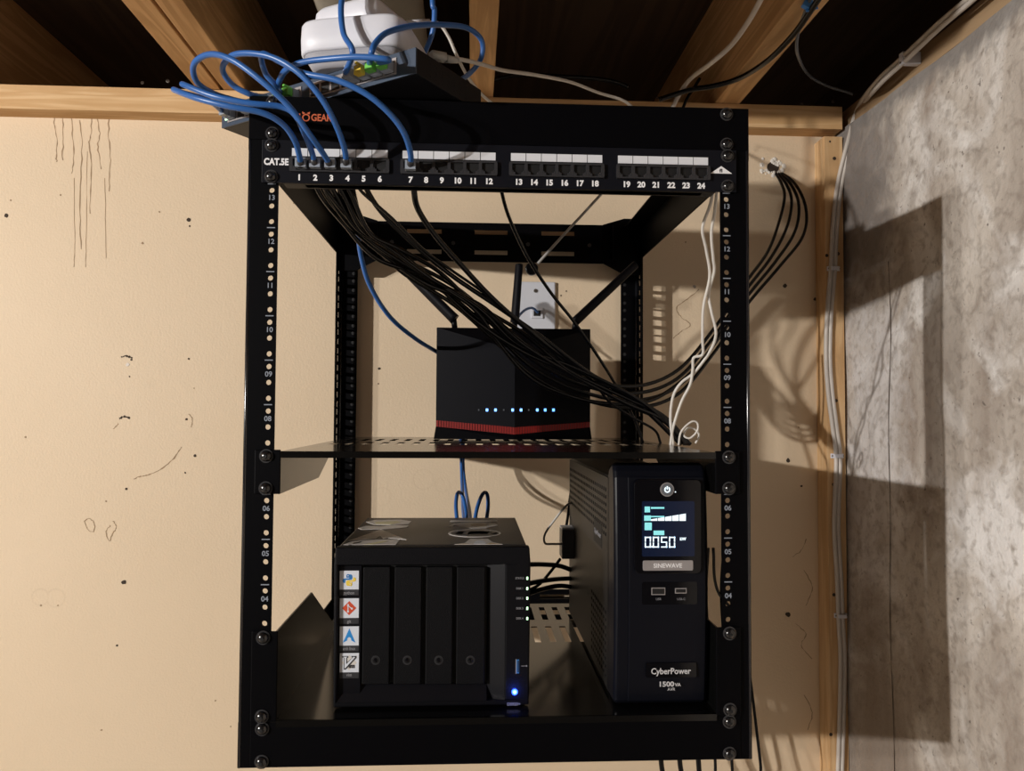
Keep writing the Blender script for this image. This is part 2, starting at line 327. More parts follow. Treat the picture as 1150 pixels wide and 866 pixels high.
for x, y, r, m in [(7, 242, 3.6, 'hole'), (12, 225, 1.5, 'stain'), (212, 247, 3.4, 'hole'), (213, 254, 1.6, 'hole'), (160, 273, 2, 'stain'), (179, 238, 1.5, 'stain'), (68, 219, 1.6, 'stain'),
                   (139, 654, 4, 'hole'), (143.5, 409.5, 3, 'nailhead'), (145.5, 423, 1.2, 'hole'), (209.5, 471, 2, 'hole'), (131.5, 725, 1.8, 'hole'), (46, 680, 1.6, 'stain'), (65, 680, 1.2, 'stain'), (28.5, 491, 1.5, 'stain'),
                   (219, 512, 2.4, 'hole'), (208, 531, 1.4, 'hole'), (142, 549, 2.2, 'hole'), (114, 820, 1.8, 'stain'), (242, 787, 1.4, 'stain'), (259, 816, 1.2, 'stain'), (119, 563, 1.6, 'stain'), (218, 436, 1, 'stain'),
                   (212, 403, 1.8, 'hole'), (426, 414, 2.4, 'hole'), (425, 431, 1.2, 'hole'), (881.5, 321, 3.6, 'hole'), (915.5, 336, 3, 'hole'), (885, 517, 3.6, 'hole'), (900, 546, 2, 'hole'), (897, 480, 1.4, 'stain'), (885, 690, 4.5, 'hole'),
                   (780, 322, 2.8, 'nailhead'), (770, 272, 1.6, 'stain'), (630, 332, 1.4, 'hole'), (636, 327, 1.2, 'hole'), (330, 228, 1.4, 'stain')]: wmark(x, y, r, m)
for s_ in ([(136, 401), (142, 400), (148, 402), (147, 405)], [(134, 470), (140, 468), (146, 470)]): wstroke(s_, 4.5, 'hole', .6)
wstroke([(204, 502), (195, 515), (182, 526), (168, 533), (158, 535), (150, 538)], 2.2, 'stain', .5)
wstroke([(212, 465), (216, 470), (215, 480)], 2.4, 'stain', .6); wstroke([(127, 482), (133, 476)], 1.6, 'stain', .5)
for s_ in ([(0, 111), (15, 113), (30, 111), (48, 115), (58, 118), (62, 125), (61, 140), (64, 155), (63, 175), (64, 182)], [(70, 120), (76, 118), (80, 124), (81, 150), (83, 175), (81, 195)],
           [(104, 122), (107, 121), (109, 128), (112, 150), (110, 165), (114, 190)], [(103, 122), (102, 150), (100, 162), (103, 190), (101, 240)], [(123, 116), (122, 150), (124, 180), (122, 215)],
           [(90, 135), (92, 170), (90, 230), (91, 280)], [(123, 116), (133, 113), (142, 112)], [(70, 120), (71, 150), (70, 180)]): wstroke(s_, 1.9, 'stain', 1.1)
for s_ in ([(98, 170), (97, 260), (96, 300)], [(83, 200), (84, 270), (83, 300)], [(118, 200), (119, 290)]): wstroke(s_, 1.0, 'stain', .6)
for s_ in ([(95, 585), (100, 582), (106, 588), (105, 597), (98, 594), (95, 585)], [(127, 585), (131, 592), (126, 600), (123, 608), (119, 598), (124, 590)], [(785, 325), (772, 336), (760, 345), (764, 355), (775, 365), (765, 372), (756, 380)],
           [(890, 625), (900, 618), (905, 605)], [(893, 700), (905, 712), (900, 725), (912, 740)], [(907, 820), (912, 800), (903, 780)], [(903, 640), (912, 660), (905, 680)]): wstroke(s_, 1.7, 'stain', .8)
# crumbled edge of the cable hole
c = P(868, 188, YW)
for k in range(34):
    a = random.uniform(0, 6.28); rr = random.uniform(9, 19)*(1.7 if k % 5 == 0 else 1); sz = random.uniform(1.5, 5.5); wl.use('putty')
    wl.dome((c.x+math.cos(a)*rr*1.1, YW, c.z+math.sin(a)*rr*.8), (0, -1, 0), sz, random.uniform(.8, 2.2), 5, 2)
wl.use('hole').prism([(c.x+math.cos(a)*11, c.z+math.sin(a)*10) for a in [i*.524 for i in range(12)]], FR(YW), -.8, 0)
struct(wl, 'wall_back')

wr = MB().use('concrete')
ny, nz = 60, 70
def wrx(y, z):
    t = max(0, (z-770)/80.)
    return XR + 2.5*math.sin(y*.011+z*.006)+1.5*math.sin(y*.03-z*.021) + 9*t*t + (1.5 if abs(y-395+2*math.sin(z*.02)) < 9 else 0)
vs = []
for j in range(nz+1):
    z = -1350 + (852+1350)*(1-(1-j/nz)**1.6)
    for i in range(ny+1):
        y = -1500+(YW+1500)*(1-(1-i/ny)**1.7); vs.append((wrx(y, z), y, z))
wr.add(vs, [(j*(ny+1)+i, j*(ny+1)+i+1, (j+1)*(ny+1)+i+1, (j+1)*(ny+1)+i) for j in range(nz) for i in range(ny)], True)
yq = PX(1001, 560, XR).y
wr.use('hole'); gv = []
for j in range(50):
    z = -1300+j*38.5; x = wrx(yq, z)-1.2; ww = .35+.6*abs(math.sin(j*2.1)); yo = 1.5*math.sin(j*.9); gv += [(x, yq+yo-ww, z), (x, yq+yo+ww, z)]
wr.add(gv, [(2*j, 2*j+1, 2*j+3, 2*j+2) for j in range(49)]); wr.use('concrete')
wr.box(XR+30, XR+200, -1500, YW, -1350, 853)
struct(wr, 'wall_right', normals=False)
struct(MB().use('floor').box(-3800, XR+200, -2600, YW+20, -1370, -1350), 'floor')
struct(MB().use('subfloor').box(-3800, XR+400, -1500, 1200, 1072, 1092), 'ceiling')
# rim boards, the far one added to block background light behind the bays
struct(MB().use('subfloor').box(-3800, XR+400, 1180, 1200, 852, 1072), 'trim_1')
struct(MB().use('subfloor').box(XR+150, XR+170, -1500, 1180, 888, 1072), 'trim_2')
# top plate and nailing strip, both with nail heads
pl = MB().use('pine').box(-2600, XR-2, YW-38, YW+40, 845, 885)
for x, y, r in [(160, 93, 3), (188.5, 91, 3.4), (900, 117, 3), (935, 114, 3), (738, 110, 2.5)]:
    q = P(x, y, YW-38); pl.use('nailhead' if r > 3.2 else 'hole').cyl((q.x, YW-38, q.z), (0, -1, 0), r, .8, 10)
struct(pl, 'trim_3', bevel=1.2)
x0 = P(928, 400, YW-38).x; x1 = P(948.5, 400, YW-38).x
st = MB().use('pine_v').box(x0, x1, YW-38, YW, -1350, 832)
for x, y, r in [(937, 178, 3.2), (932, 159, 1.8), (928.5, 287, 3), (941, 285, 3.4), (939, 450, 3), (936, 544, 3), (936.5, 668, 3), (933, 825, 3)]:
    q = P(x, y, YW-38); st.use('hole').cyl((q.x, YW-38, q.z), (0, -1, 0), r, .6, 9)
struct(st, 'trim_4', bevel=1)
struct(MB().use('sill').box(XR+14, XR+150, -1500, YW+20, 853, 888), 'trim_5', bevel=1)
# joists (left pair sistered, centre, right) and further ones along the ceiling
def xat(px): return P(px, 93, YW-38).x
JN = 6
for a, b in ((xat(221), xat(247)), (xat(251), xat(276)), (xat(528), xat(554)), (xat(803), xat(831)), (xat(-50), xat(-24)), (xat(1075), xat(1101)), *[(xat(-50)-406*k, xat(-50)-406*k+38) for k in range(1, 8)]):
    struct(MB().use('joist').box(a, b, -1400, 1180, 886, 1072), 'trim_%d' % JN, bevel=1); JN += 1

# ================================================================== RACK
UH = 44.45
rack = thing('equipment_rack', 'black open frame equipment rack fixed to the cream wall, numbered holes down its posts', 'rack', (0, 500, 0))
def screw_at(x, z, parent, y=-2.0, r=5.6):
    m = MB().use('washer').cyl((x, y, z), (0, -1, 0), r*1.22, .9, 18); m.use('screw').dome((x, y-.9, z), (0, -1, 0), r, 4.2, 18, 5)
    m.use('pit').cyl((x, y-4.6, z), (0, -1, 0), 1.7, .7, 6)
    return m.build('screw', parent, normals=False)
holeoff = (6.35, 22.225, 38.1)
def post(sgn, y, rear=False):
    m = MB().use('black'); xi, xo = 226, 256
    fn = (lambda u, v, w_: (sgn*u, y+w_, v))
    us = [xi, 232.5-6.2+.0, 238.7, xo]; us = [xi, 238.9, xo]; vs_ = [0]; hs = {}
    for n in range(15):
        for h in holeoff:
            z = n*UH+h
            vs_ += [z-5.6, z+5.6]; 
    vs_.append(666.75)
    skip = set() if rear else {0, 1, 2, 6, 13, 14}
    for n in range(15):
        for k in range(3):
            if n not in skip: hs[(0, 1+2*(n*3+k))] = ('c', 2.7)
    m.grid(us, vs_, {} if rear else hs, fn, 0, 2)
    if rear:
        m.use('pit')
        for (_, j) in hs: m.cyl((sgn*232.5, y, (vs_[j]+vs_[j+1])/2), (0, -1, 0), 3, .3, 10)
        m.use('washer')
        for (_, j) in hs: m.cyl((sgn*232.5, y-.3, (vs_[j]+vs_[j+1])/2), (0, -1, 0), 1, .3, 6)
        m.use('black')
        m.use('black')
        h2_ = {(1, j): ('r', 6.8, 4.9) for (_, j) in hs}
        m.grid([y-38, y-26, y-8, y+2], vs_, h2_, lambda u, v, w_: (sgn*(xo-w_), u, v), 0, 2)
        m.use('bend').cyl((sgn*(xo-2.8), y-.9, 0), (0, 0, 1), 2.6, 666.75, 16)
    else: m.box(sgn*(xo-2), sgn*xo, y+.2, y+40, 0, 666.75); m.use('bend').cyl((sgn*(xo-1.6), y+1.4, 0), (0, 0, 1), 1.9, 666.75, 20)
    p = m.build('rear_post' if rear else 'front_post', rack)
    if not rear:
        for n in range(4, 14):
            if n == 7: continue
            zt = n*UH
            t = MB().use('print'); t.box(sgn*232.5-4, sgn*232.5+4, -.25, 0, zt-.5, zt+.5)
            t.text('%02d' % n, front_text(sgn*232.5, -.1, zt-UH+30.3), 7.2, bold=.12)
            t.build('unit_number', p, normals=False)
    return p
for s_ in (-1, 1): post(s_, 0); post(s_, 532, True)
# front beams at the top and bottom unit, rear beams, side rails
tb = MB().box(-256, 256, -1.2, .1, 622.6, 667).box(-256, 256, 0, 38, 664.8, 667).build('top_beam', rack, bevel=.5)
t = MB().use('orange'); c = P(354.5, 132.5, -1.2)
t.text('I', front_text(c.x-16.0, -1.3, c.z), 10, bold=.2); t.text('GEAR', front_text(c.x+5.6, -1.3, c.z), 10, bold=.2, fit=20.5)
for i in range(20):
    a, b = 2*math.pi*i/20, 2*math.pi*(i+1)/20; cx, cz = c.x-9.6, c.z
    t.add([(cx+math.cos(q)*r_, -1.45, cz+math.sin(q)*r_) for q, r_ in ((a, 2.7), (a, 3.9), (b, 3.9), (b, 2.7))], [(0, 1, 2, 3)])
for s_ in (-1, 1):
    t.prism([(cx+s_*4.0, cz+6.2), (cx+s_*.6, cz+4.6), (cx+s_*3.4, cz+3.4)][::s_], FR(-1.4), 0, .2)
t.build('lettering', tb, normals=False)
MB().box(-244, 244, -1.2, .1, .4, 44).box(-222, 222, 0, 38, 0, 2).build('bottom_beam', rack, bevel=.5)
for x in (-232.5, 232.5):
    for z in (628.65, 660.4, 6.35, 38.1): screw_at(x, z, rack, -1.2)
for s_ in (-1, 1):
    for z0, z1 in ((612, 667), (0, 44)):
        m = MB().box(s_*254, s_*256.4, 0, 503, z0, z1).box(s_*228, s_*256, 30, 503, z1-2 if z0 else 0, z1 if z0 else 2)
        m.build('side_rail', rack, bevel=.4)
# rear top beam with slots
yb = 507
def rb(zc, hh, name):
    xs = [-226]; hs = {}
    zs = [zc-hh/2, zc-hh*.36, zc-hh*.16, zc+hh*.16, zc+hh*.36, zc+hh/2]
    for a, b in ((457, 496), (533, 570), (608, 645)):
        xa, xb = P(a, 270, yb).x, P(b, 270, yb).x; xs += [xa-3, xb+3]
    xs.append(226)
    for i in (1, 3, 5):
        for j in (1, 3): hs[(i, j)] = ('r', (xs[i+1]-xs[i])/2-3, 3.7)
    m = MB(); m.grid(xs, zs, hs, FR(yb), 0, 2)
    for s_ in (-1, 1):      # chamfered gusset plates in the corners
        pts = [(s_*256, zc-52), (s_*226, zc-52), (s_*190, zc-hh/2), (s_*190, zc+hh/2), (s_*226, zc+44 if zc > 300 else zc+52), (s_*256, zc+44 if zc > 300 else zc+52)]
        if s_ > 0: pts = pts[::-1]
        m.prism(pts, FR(yb-3), 0, 2.6); m.box(s_*205-1, s_*205+1, yb-22, yb-1, zc-28, zc+28)
    for x in (440, 509, 593, 662, 683):
        q = P(x, 278, yb); m.use('washer').cyl((q.x, yb-.2, zc-2), (0, -1, 0), 3.6, 1.2, 6)
    m.use('black').box(-256, 256, yb+1.5, YW, zc-4, zc+4)
    return m.build(name, rack)
rb(636, 66, 'rear_top_beam'); rb(30, 50, 'rear_bottom_beam')

# ------------------------------------------------------------------ patch panel
pp = thing('patch_panel', 'black 24 port patch panel with white label strips across the rack below its top beam', 'patch panel', (0, 0, 577.85))
pz0, pz1 = 578.2, 621.9
pb = MB().use('panel').box(-242, 242, -3.2, -1.4, pz0, pz1).box(-221, 221, -1.4, 16, pz0, pz0+1.5).build('face_plate', pp, bevel=.5)
for x in (-232.5, 232.5):
    for z in (584.2, 615.95): screw_at(x, z, pp, -3.2)
t = MB().use('white'); c = P(310.2, 182, -3.3); t.text('CAT.5E', front_text(c.x, -3.25, c.z), 9.2, bold=.4, fit=24.5)
t.build('lettering', pp, normals=False); t = MB().use('white'); c = P(810, 191.5, -3.3); t.prism([(c.x-11.5, c.z-3.2), (c.x+11.5, c.z-3.2), (c.x, c.z+4.6)], FR(-3.4), 0, .2)
t.use('skdark').text('f1', front_text(c.x, -3.4, c.z-.4), 4.6, bold=.3)
t.build('triangle_mark', pp, normals=False)
num = 0
for g, (xa, xb, ya, yb_, nx) in enumerate([(327, 435.5, 161, 161.5, (336, 426.5)), (451.5, 557, 163, 164, (461, 549)), (573.5, 677, 165.5, 167, (582.5, 668)), (694, 796, 168, 169.5, (703.5, 787.5))]):
    zr = 604.0; zl = 594.2      # rows: label strip, jacks, numbers
    X0, X1 = P(xa, 178, -5).x, P(xb, 178, -5).x; w6 = (X1-X0)/6
    blk = MB().use('jack').box(X0-1, X1+1, -5.2, -3, 590.2, 603.4)
    # the frame is made of bars so that every jack is a real recess
    blk = MB().use('jack').box(X0-1.2, X1+1.2, -6, -3, 602.2, 604).box(X0-1.2, X1+1.2, -6, -3, 589.6, 591)
    for k in range(7): blk.box(X0+k*w6-(1.6), X0+k*w6+1.6, -6, -3, 591, 602.2)
    for k in range(6):
        for s_ in (-1, 1):
            xc = X0+(k+.5)*w6; blk.box(xc+s_*3.2, xc+s_*(w6/2-1.4), -6, -3, 591, 593.6); blk.box(xc+s_*5.0, xc+s_*(w6/2-1.4), -6, -3, 593.6, 595)
    blk.use('pit').box(X0, X1, -3.5, -3.1, 591, 602.4)
    bo = blk.build('port_block', pp)
    ls = MB().use('label')
    for k in range(6): ls.box(X0+k*w6+.35, X0+(k+1)*w6-.35, -3.7, -3.1, 605.6, 613.6)
    ls.build('label_strip', pp)
    t = MB().use('white')
    for k in range(6):
        num += 1; px = nx[0]+(nx[1]-nx[0])*k/5
        t.text(str(num), front_text(P(px, 200, -3.3).x, -3.25, 583.8), 8.0, bold=.38)
    t.build('port_numbers', pp, normals=False)
MB().use('jack').box(-200, 208, 2, 12, 578.2, 621).build('rear_board', pp)

# ------------------------------------------------------------------ shelves
def shelf(name, label, zt, zea, zeb, flange_up, depth, holes_z):
    t_ = thing(name, label, 'shelf', (0, 0, zt))
    m = MB().use('shelfblk'); xs = [-219]; hs = {}
    for k in range(-10, 11): xs += [k*20-4.2-1.5, k*20+4.2+1.5]
    xs.append(219); ys = [0, 245, 323, 352, 430, depth] if flange_up else [0, 165, 243, 285, 363, depth]
    for i in range(1, len(xs)-1, 2):
        for j in (1, 3): hs[(i, j)] = ('r', 4.2, 37)
    m.grid(xs, ys, hs, lambda u, v, w_: (u, v-3, zt-w_), 0, 1.6)
    m.box(-219, 219, -3.4, -1.6, zt-6.5, zt)
    m.box(-219, 219, depth-4.6, depth-3, zt-10, zt)
    m.build('tray', t_)
    for s_ in (-1, 1):
        h0, h1 = (zt-.5, zeb) if flange_up else (zt-.5, zea)
        if flange_up: pr = [(-3, h0), (depth-4, h0), (depth-4, h0+14), (300, h0+14), (160, h1), (-3, h1)]
        else: pr = [(-3, h0), (-3, h1), (190, h1), (290, h0-8), (depth-4, h0-8), (depth-4, h0)]
        MB().use('shelfdark' if flange_up else 'shelfblk').prism(pr, lambda u, v, w_: (s_*(219+w_), u, v), 0, 1.6).build('side_flange', t_)
        MB().use('black').box(s_*218.5, s_*244, -3.4, -1.4, zea, zeb).build('mounting_ear', t_, bevel=1.5)
        for z in holes_z: screw_at(s_*232.5, z, t_, -3.4)
    return t_
shelf('rack_shelf', 'upper black steel rack shelf with rear slots, carrying the router', 309.5, 267.2, 311, False, 452, (273.05, 304.8))
shelf('rack_shelf', 'lower black rack shelf carrying the storage box and the battery backup', 46.5, 44.8, 133, True, 452, (50.8, 127))

# ------------------------------------------------------------------ storage box (four bays)
nx0, nx1, nz0, nz1, ny0 = -168, 31, 47, 210.5, 21
nas = thing('network_storage_box', 'black four bay network storage box covered in stickers on the lower shelf', 'storage box', ((nx0+nx1)/2, 130, nz0))
MB().use('nas').box(nx0+2, nx1-2, ny0+12, ny0+222, nz0+3, nz1-1.6).build('body', nas, bevel=4, seg=3)
MB().use('nastop').box(nx0+2.5, nx1-2.5, ny0+14, ny0+220, nz1-2.4, nz1).build('top_cover', nas, bevel=1.2)
for x in (nx0+14, nx1-24):
    for y in (ny0+16, ny0+200): MB().use('blackcab').box(x, x+12, y, y+12, nz0-.4, nz0+3.5).build('foot', nas)
ox0, ox1, oz0, oz1 = R4(379, 634, 567, 788, ny0)
fb = MB().use('nas').box(nx0, nx1, ny0, ny0+13, oz1, nz1-.3).box(nx0, nx1, ny0, ny0+13, nz0+2, oz0).box(nx0, ox0, ny0, ny0+13, oz0, oz1).box(ox1, nx1, ny0, ny0+13, oz0, oz1)
fo = fb.build('front_bezel', nas, bevel=1.6, seg=3)
sx = P(547, 700, ny0).x; trz0 = P(470, 769.5, ny0).z
m = MB().use('nasgloss').prism([(ox1, ny0+.4), (ox1, ny0+12), (sx, ny0+12), (sx, ny0+9)], lambda u, v, w_: (u, v, w_), oz0, oz1)
m.prism([(ny0+.6, oz0), (ny0+10, trz0-1), (ny0+12, trz0-1), (ny0+12, oz0)], lambda u, v, w_: (w_, u, v), ox0, sx)
m.build('recess_slope', nas)
MB().use('pit').box(ox0, ox1, ny0+10.5, ny0+12.2, oz0, oz1).build('recess_back', nas)
for a, b in ((407, 437.5), (442.5, 473), (478, 508), (512.5, 544.5)):
    xa, xb, za, zb = R4(a, 637, b, 769, ny0+3)
    tr = MB().use('tray').box(xa, xb, ny0+3, ny0+12, za, zb).build('drive_tray', nas, bevel=1)
    lx = (xa+xb)/2; lz = P(0.5*(a+b), 741.5, ny0+3).z
    l = MB().use('jack').cyl((lx, ny0+3.1, lz), (0, -1, 0), 4.6, .5, 20).use('pit').cyl((lx, ny0+2.7, lz), (0, -1, 0), 3.6, .4, 20).use('gloss').dome((lx, ny0+2.4, lz), (0, -1, 0), 2.6, .9, 14)
    l.build('lock', tr, normals=False)
# column of four software stickers
ca, cb, _, _ = R4(380.5, 640, 404, 770, ny0+5)
MB().use('nasgloss').box(ca-.5, cb+1, ny0+5, ny0+12, oz0+6, oz1-2).build('side_strip', nas)
ys = ny0+4.8
def badge(y0, y1, draw, txt, ytxt):
    xa, xb, za, zb = R4(381.5, y0, 403, y1, ys)
    m = MB().use('sticker').box(xa, xb, ys-.3, ys, za, zb); cx, cz = (xa+xb)/2, (za+zb)/2
    draw(m, cx, cz, (xb-xa)/20.)
    m.use('gold').text(txt, front_text(cx, ys-.3, P(392, ytxt, ys).z), 4.4, bold=.1, sx=.9 if len(txt) < 7 else .72)
    m.use('skdark').box(xa, xb, ys-.15, ys, za-6, za)
    m.build('logo_sticker', nas, normals=False)
def q2(m, col, pts, cx, cz, k, d=.45): m.use(col).prism([(cx+x*k, cz+z*k) for x, z in pts], FR(ys-d), 0, .2)
def py_(m, cx, cz, k):
    arc = lambda x, z, r, a, b, n=6: [(x+r*math.cos(math.radians(a+(b-a)*i/n)), z+r*math.sin(math.radians(a+(b-a)*i/n))) for i in range(n+1)]
    A = [(0, 0.2), (-3.8, .2), (-4.2, -2.8), (-5.2, -3)] + arc(-4.6, -.6, 2.4, 250, 110) + [(0, 1.9), (0, 2.5), (-3, 2.5)] + arc(-1.2, 4.4, 1.9, 180, 60) + arc(1.2, 4, 2.0, 70, 0) + [(3.2, 1.5), (2.0, .2)]
    q2(m, 'skblue', A, cx, cz, k); q2(m, 'skyel', [(-x, -z) for x, z in A], cx, cz, k, .55)
    m.use('sticker').cyl((cx-1.2*k, ys-.5, cz+4.6*k), (0, -1, 0), .6, .2, 8).cyl((cx+1.2*k, ys-.6, cz-4.6*k), (0, -1, 0), .6, .2, 8)
def git_(m, cx, cz, k):
    q2(m, 'skred', [(0, 7.4), (7.4, 0), (0, -7.4), (-7.4, 0)], cx, cz, k)
    m.use('sticker')
    for x, z in ((-1.2, 2.8), (-1.2, -3.4), (2.8, -.4)): m.cyl((cx+x*k, ys-.5, cz+z*k), (0, -1, 0), 1.1*k, .2, 10)
    m.box(cx-1.7*k, cx-.7*k, ys-.65, ys-.5, cz-3.4*k, cz+4.6*k)
    q2(m, 'sticker', [(-1.2, 2.2), (-.6, 2.8), (3, -.2), (2.4, -.8)], cx, cz, k, .65)
def arch_(m, cx, cz, k):
    q2(m, 'skcyan', [(0, 8), (3.4, 0), (6.6, -7), (2.2, -4.6), (1.8, -2.2), (0, -1), (0, 3)], cx, cz, k); q2(m, 'skcyan', [(0, 8), (0, 3), (0, -1), (-1.8, -2.2), (-2.2, -4.6), (-6.6, -7), (-3.4, 0)], cx, cz, k)
def vim_(m, cx, cz, k):
    q2(m, 'stickgrey', [(0, 8), (8, 0), (0, -8), (-8, 0)], cx, cz, k, .35)
    q2(m, 'skdark', [(-7.5, 7), (-1, 7), (-1, 5.2), (-2.2, 5), (-2.2, 0.5), (3, 5.2), (2, 7), (7.6, 7), (7.6, 5), (-3.4, -7), (-5.6, -7), (-5.6, 5.2), (-7.5, 5.6)], cx, cz, k, .5)
    q2(m, 'sticker', [(-6.4, 6.3), (-2, 6.3), (-3.2, 5), (-3.2, -1.5), (4.6, 6.3), (6.2, 5.6), (-4, -5.6), (-4.8, -5.6), (-4.8, 5)], cx, cz, k, .62)
    m.use('skdark').text('im', front_text(cx+2.6*k, ys-.6, cz-3.4*k), 6.4*k, bold=.22)
for a in ((641, 662, py_, 'python', 666), (672, 694, git_, 'git', 698), (703.5, 725, arch_, 'arch linux', 728.5), (733.5, 755, vim_, 'vim', 758)): badge(*a)
# stickers lying on the lid
def lid_sticker(col, pts, extra=None, name='lid_sticker', h=.35):
    w_ = [PZ(370+x/5., 570+y/5., nz1) for x, y in pts]
    m = MB().use(col).prism([(v.x, min(max(v.y, ny0+14), ny0+217)) for v in w_], lambda u, v, z: (u, v, nz1+z), 0, h)
    for e in (extra or []):
        w_ = [PZ(370+x/5., 570+y/5., nz1) for x, y in e[1]]; m.use(e[0]).prism([(v.x, min(max(v.y, ny0+14), ny0+217)) for v in w_], lambda u, v, z: (u, v, nz1+z), h, h+.2)
    return m.build(name, nas)
ell = lambda cx, cy, rx, ry, n=20: [(cx+rx*math.cos(2*math.pi*i/n), cy+ry*math.sin(2*math.pi*i/n)) for i in range(n)]
lid_sticker('stickgrey', [(205, 82), (250, 72), (400, 70), (460, 78), (445, 92), (340, 99), (250, 97)], [('stickyel', [(255, 84), (380, 78), (400, 86), (350, 96), (262, 95)])])
lid_sticker('stickgrey', [(160, 118), (205, 104), (290, 108), (360, 100), (445, 104), (430, 114), (300, 122), (180, 125)])
lid_sticker('stickgrey', [(105, 188), (290, 124), (432, 182), (330, 172), (305, 176), (285, 160), (260, 175), (200, 180)])
lid_sticker('stickgrey', [(75, 214), (130, 190), (260, 182), (395, 182), (370, 212), (270, 222), (210, 232), (90, 230), (120, 214)], [('stickyel', [(190, 212), (300, 190), (330, 192), (240, 218)]), ('nastop', [(135, 200), (180, 192), (170, 200), (130, 208)])])
lid_sticker('stickgrey', [(680, 74), (940, 73), (945, 80), (675, 81)])
lid_sticker('stickgrey', [(668, 108), (700, 92), (800, 86), (930, 88), (945, 102), (880, 116), (800, 118), (750, 110), (700, 100), (690, 110)], [('sticktan', ell(840, 101, 48, 8, 12))])
lid_sticker('stickgrey', ell(815, 146, 148, 22), [('nastop', ell(815, 146, 136, 18)), ('stickgrey', [(700, 152), (730, 138), (760, 138), (745, 152)]), ('stickgrey', [(770, 154), (790, 136), (860, 136), (905, 140), (880, 152), (830, 150)]), ('stickgrey', [(905, 150), (945, 142), (935, 154)])], name='oval_sticker')
lid_sticker('stickgrey', [(700, 222), (760, 200), (790, 178), (890, 178), (915, 195), (975, 218), (960, 226), (760, 228)], [('sticktan', [(712, 222), (765, 205), (790, 222)]), ('sticktan', [(885, 222), (905, 200), (962, 219)]), ('label', ell(845, 203, 34, 16, 12))])
# status lights, usb slot, power button, lettering
t = MB().use('gold')
for k, (y, s_) in enumerate(((649.5, 'STATUS'), (661, 'DISK 1'), (672, 'DISK 2'), (683.3, 'DISK 3'), (694.6, 'DISK 4'))):
    q = P(592.6, y, ny0); MB().use('ledg').box(q.x-1.3, q.x+.4, ny0-.35, ny0, q.z-1.4, q.z+1.4).build('status_light', nas)
    t.text(s_, front_text(q.x-8.2, ny0, q.z), 3.0, bold=.05, sx=.85)
t.build('lettering', nas, normals=False); t = MB().use('gold'); q = P(577, 791, ny0); t.text('DS920+', front_text(q.x, ny0, q.z), 4.2, bold=.1)
t.build('lettering', nas, normals=False); t = MB().use('gold'); q = P(588.5, 748, ny0); t.box(q.x-3, q.x+2, ny0-.2, ny0, q.z-.3, q.z+.3).cyl((q.x+2.6, ny0, q.z), (0, -1, 0), .9, .2, 8)
t.build('usb_symbol', nas, normals=False)
q = P(581.5, 748.5, ny0)
MB().use('skblue').box(q.x-1.3, q.x+1.3, ny0-.3, ny0+.2, q.z-7, q.z+7).use('gold').box(q.x-2.3, q.x-1.3, ny0-.4, ny0+.2, q.z-7.4, q.z+7.4).use('pit').box(q.x-.2, q.x+1.0, ny0-.35, ny0, q.z-6, q.z+6).build('usb_port', nas)
q = P(578, 777, ny0)
MB().use('nasgloss').cyl((q.x, ny0+.1, q.z), (0, -1, 0), 4.6, .5, 20).use('ledb').cyl((q.x, ny0-.4, q.z), (0, -1, 0), 3.1, .5, 16).use('ledbc').cyl((q.x, ny0-.9, q.z), (0, -1, 0), 1.5, .3, 12).build('power_button', nas, normals=False)

gl = bpy.data.lights.new('power_glow', 'POINT'); gl.energy = .012; gl.color = (.03, .1, 1); gl.shadow_soft_size = .002
go = bpy.data.objects.new('power_glow', gl); C.objects.link(go); go.location = Vector((q.x, ny0-6, q.z))*S

# ------------------------------------------------------------------ battery backup tower
ux0, ux1, uz0, uy0, uy1 = 118.5, 217, 47, 14, 384
ups = thing('battery_backup', 'black battery backup tower with lit blue display on the lower shelf', 'battery backup', ((ux0+ux1)/2, 200, uz0))
MB().use('ups').box(ux0+2.2, ux1-1, uy0+34, uy1, uz0+1, 281).build('body', ups, bevel=2.5)
# perforated left side panel
us = [uy0+36]; hs = {}
ncol = 26
for k in range(ncol): a = uy0+50+k*12.2; us += [a, a+8.2]
us.append(uy1-1); zs = [uz0+4]
for k in range(9): zs += [uz0+14+k*8.4, uz0+14+k*8.4+5]
for k in range(7): zs += [213+k*8.2, 213+k*8.2+5.2]
zs.append(279)
for i in range(ncol):
    for k in range(7): hs[(1+2*i, 1+2*(9+k))] = ('r', 3.4, 2.1)
    if i < 9:
        for k in range(9): hs[(1+2*i, 1+2*k)] = ('r', 3.2, 2.0)
MB().use('ups').grid(us, zs, hs, lambda u, v, w_: (ux0+w_, u, v), 0, 2).use('pit').box(ux0+2, ux0+2.3, uy0+40, uy1-4, uz0+8, 276).build('side_panel', ups)
m = MB().use('pit').box(ux0-.4, ux0+.1, 92, 150, 196, 222).build('side_badge', ups, bevel=1)
t = MB().use('gold').text('CyberPower', lambda a, b, c_: (ux0-.5-c_, 121-a, 209+b), 9, bold=.1); t.build('lettering', m, normals=False)
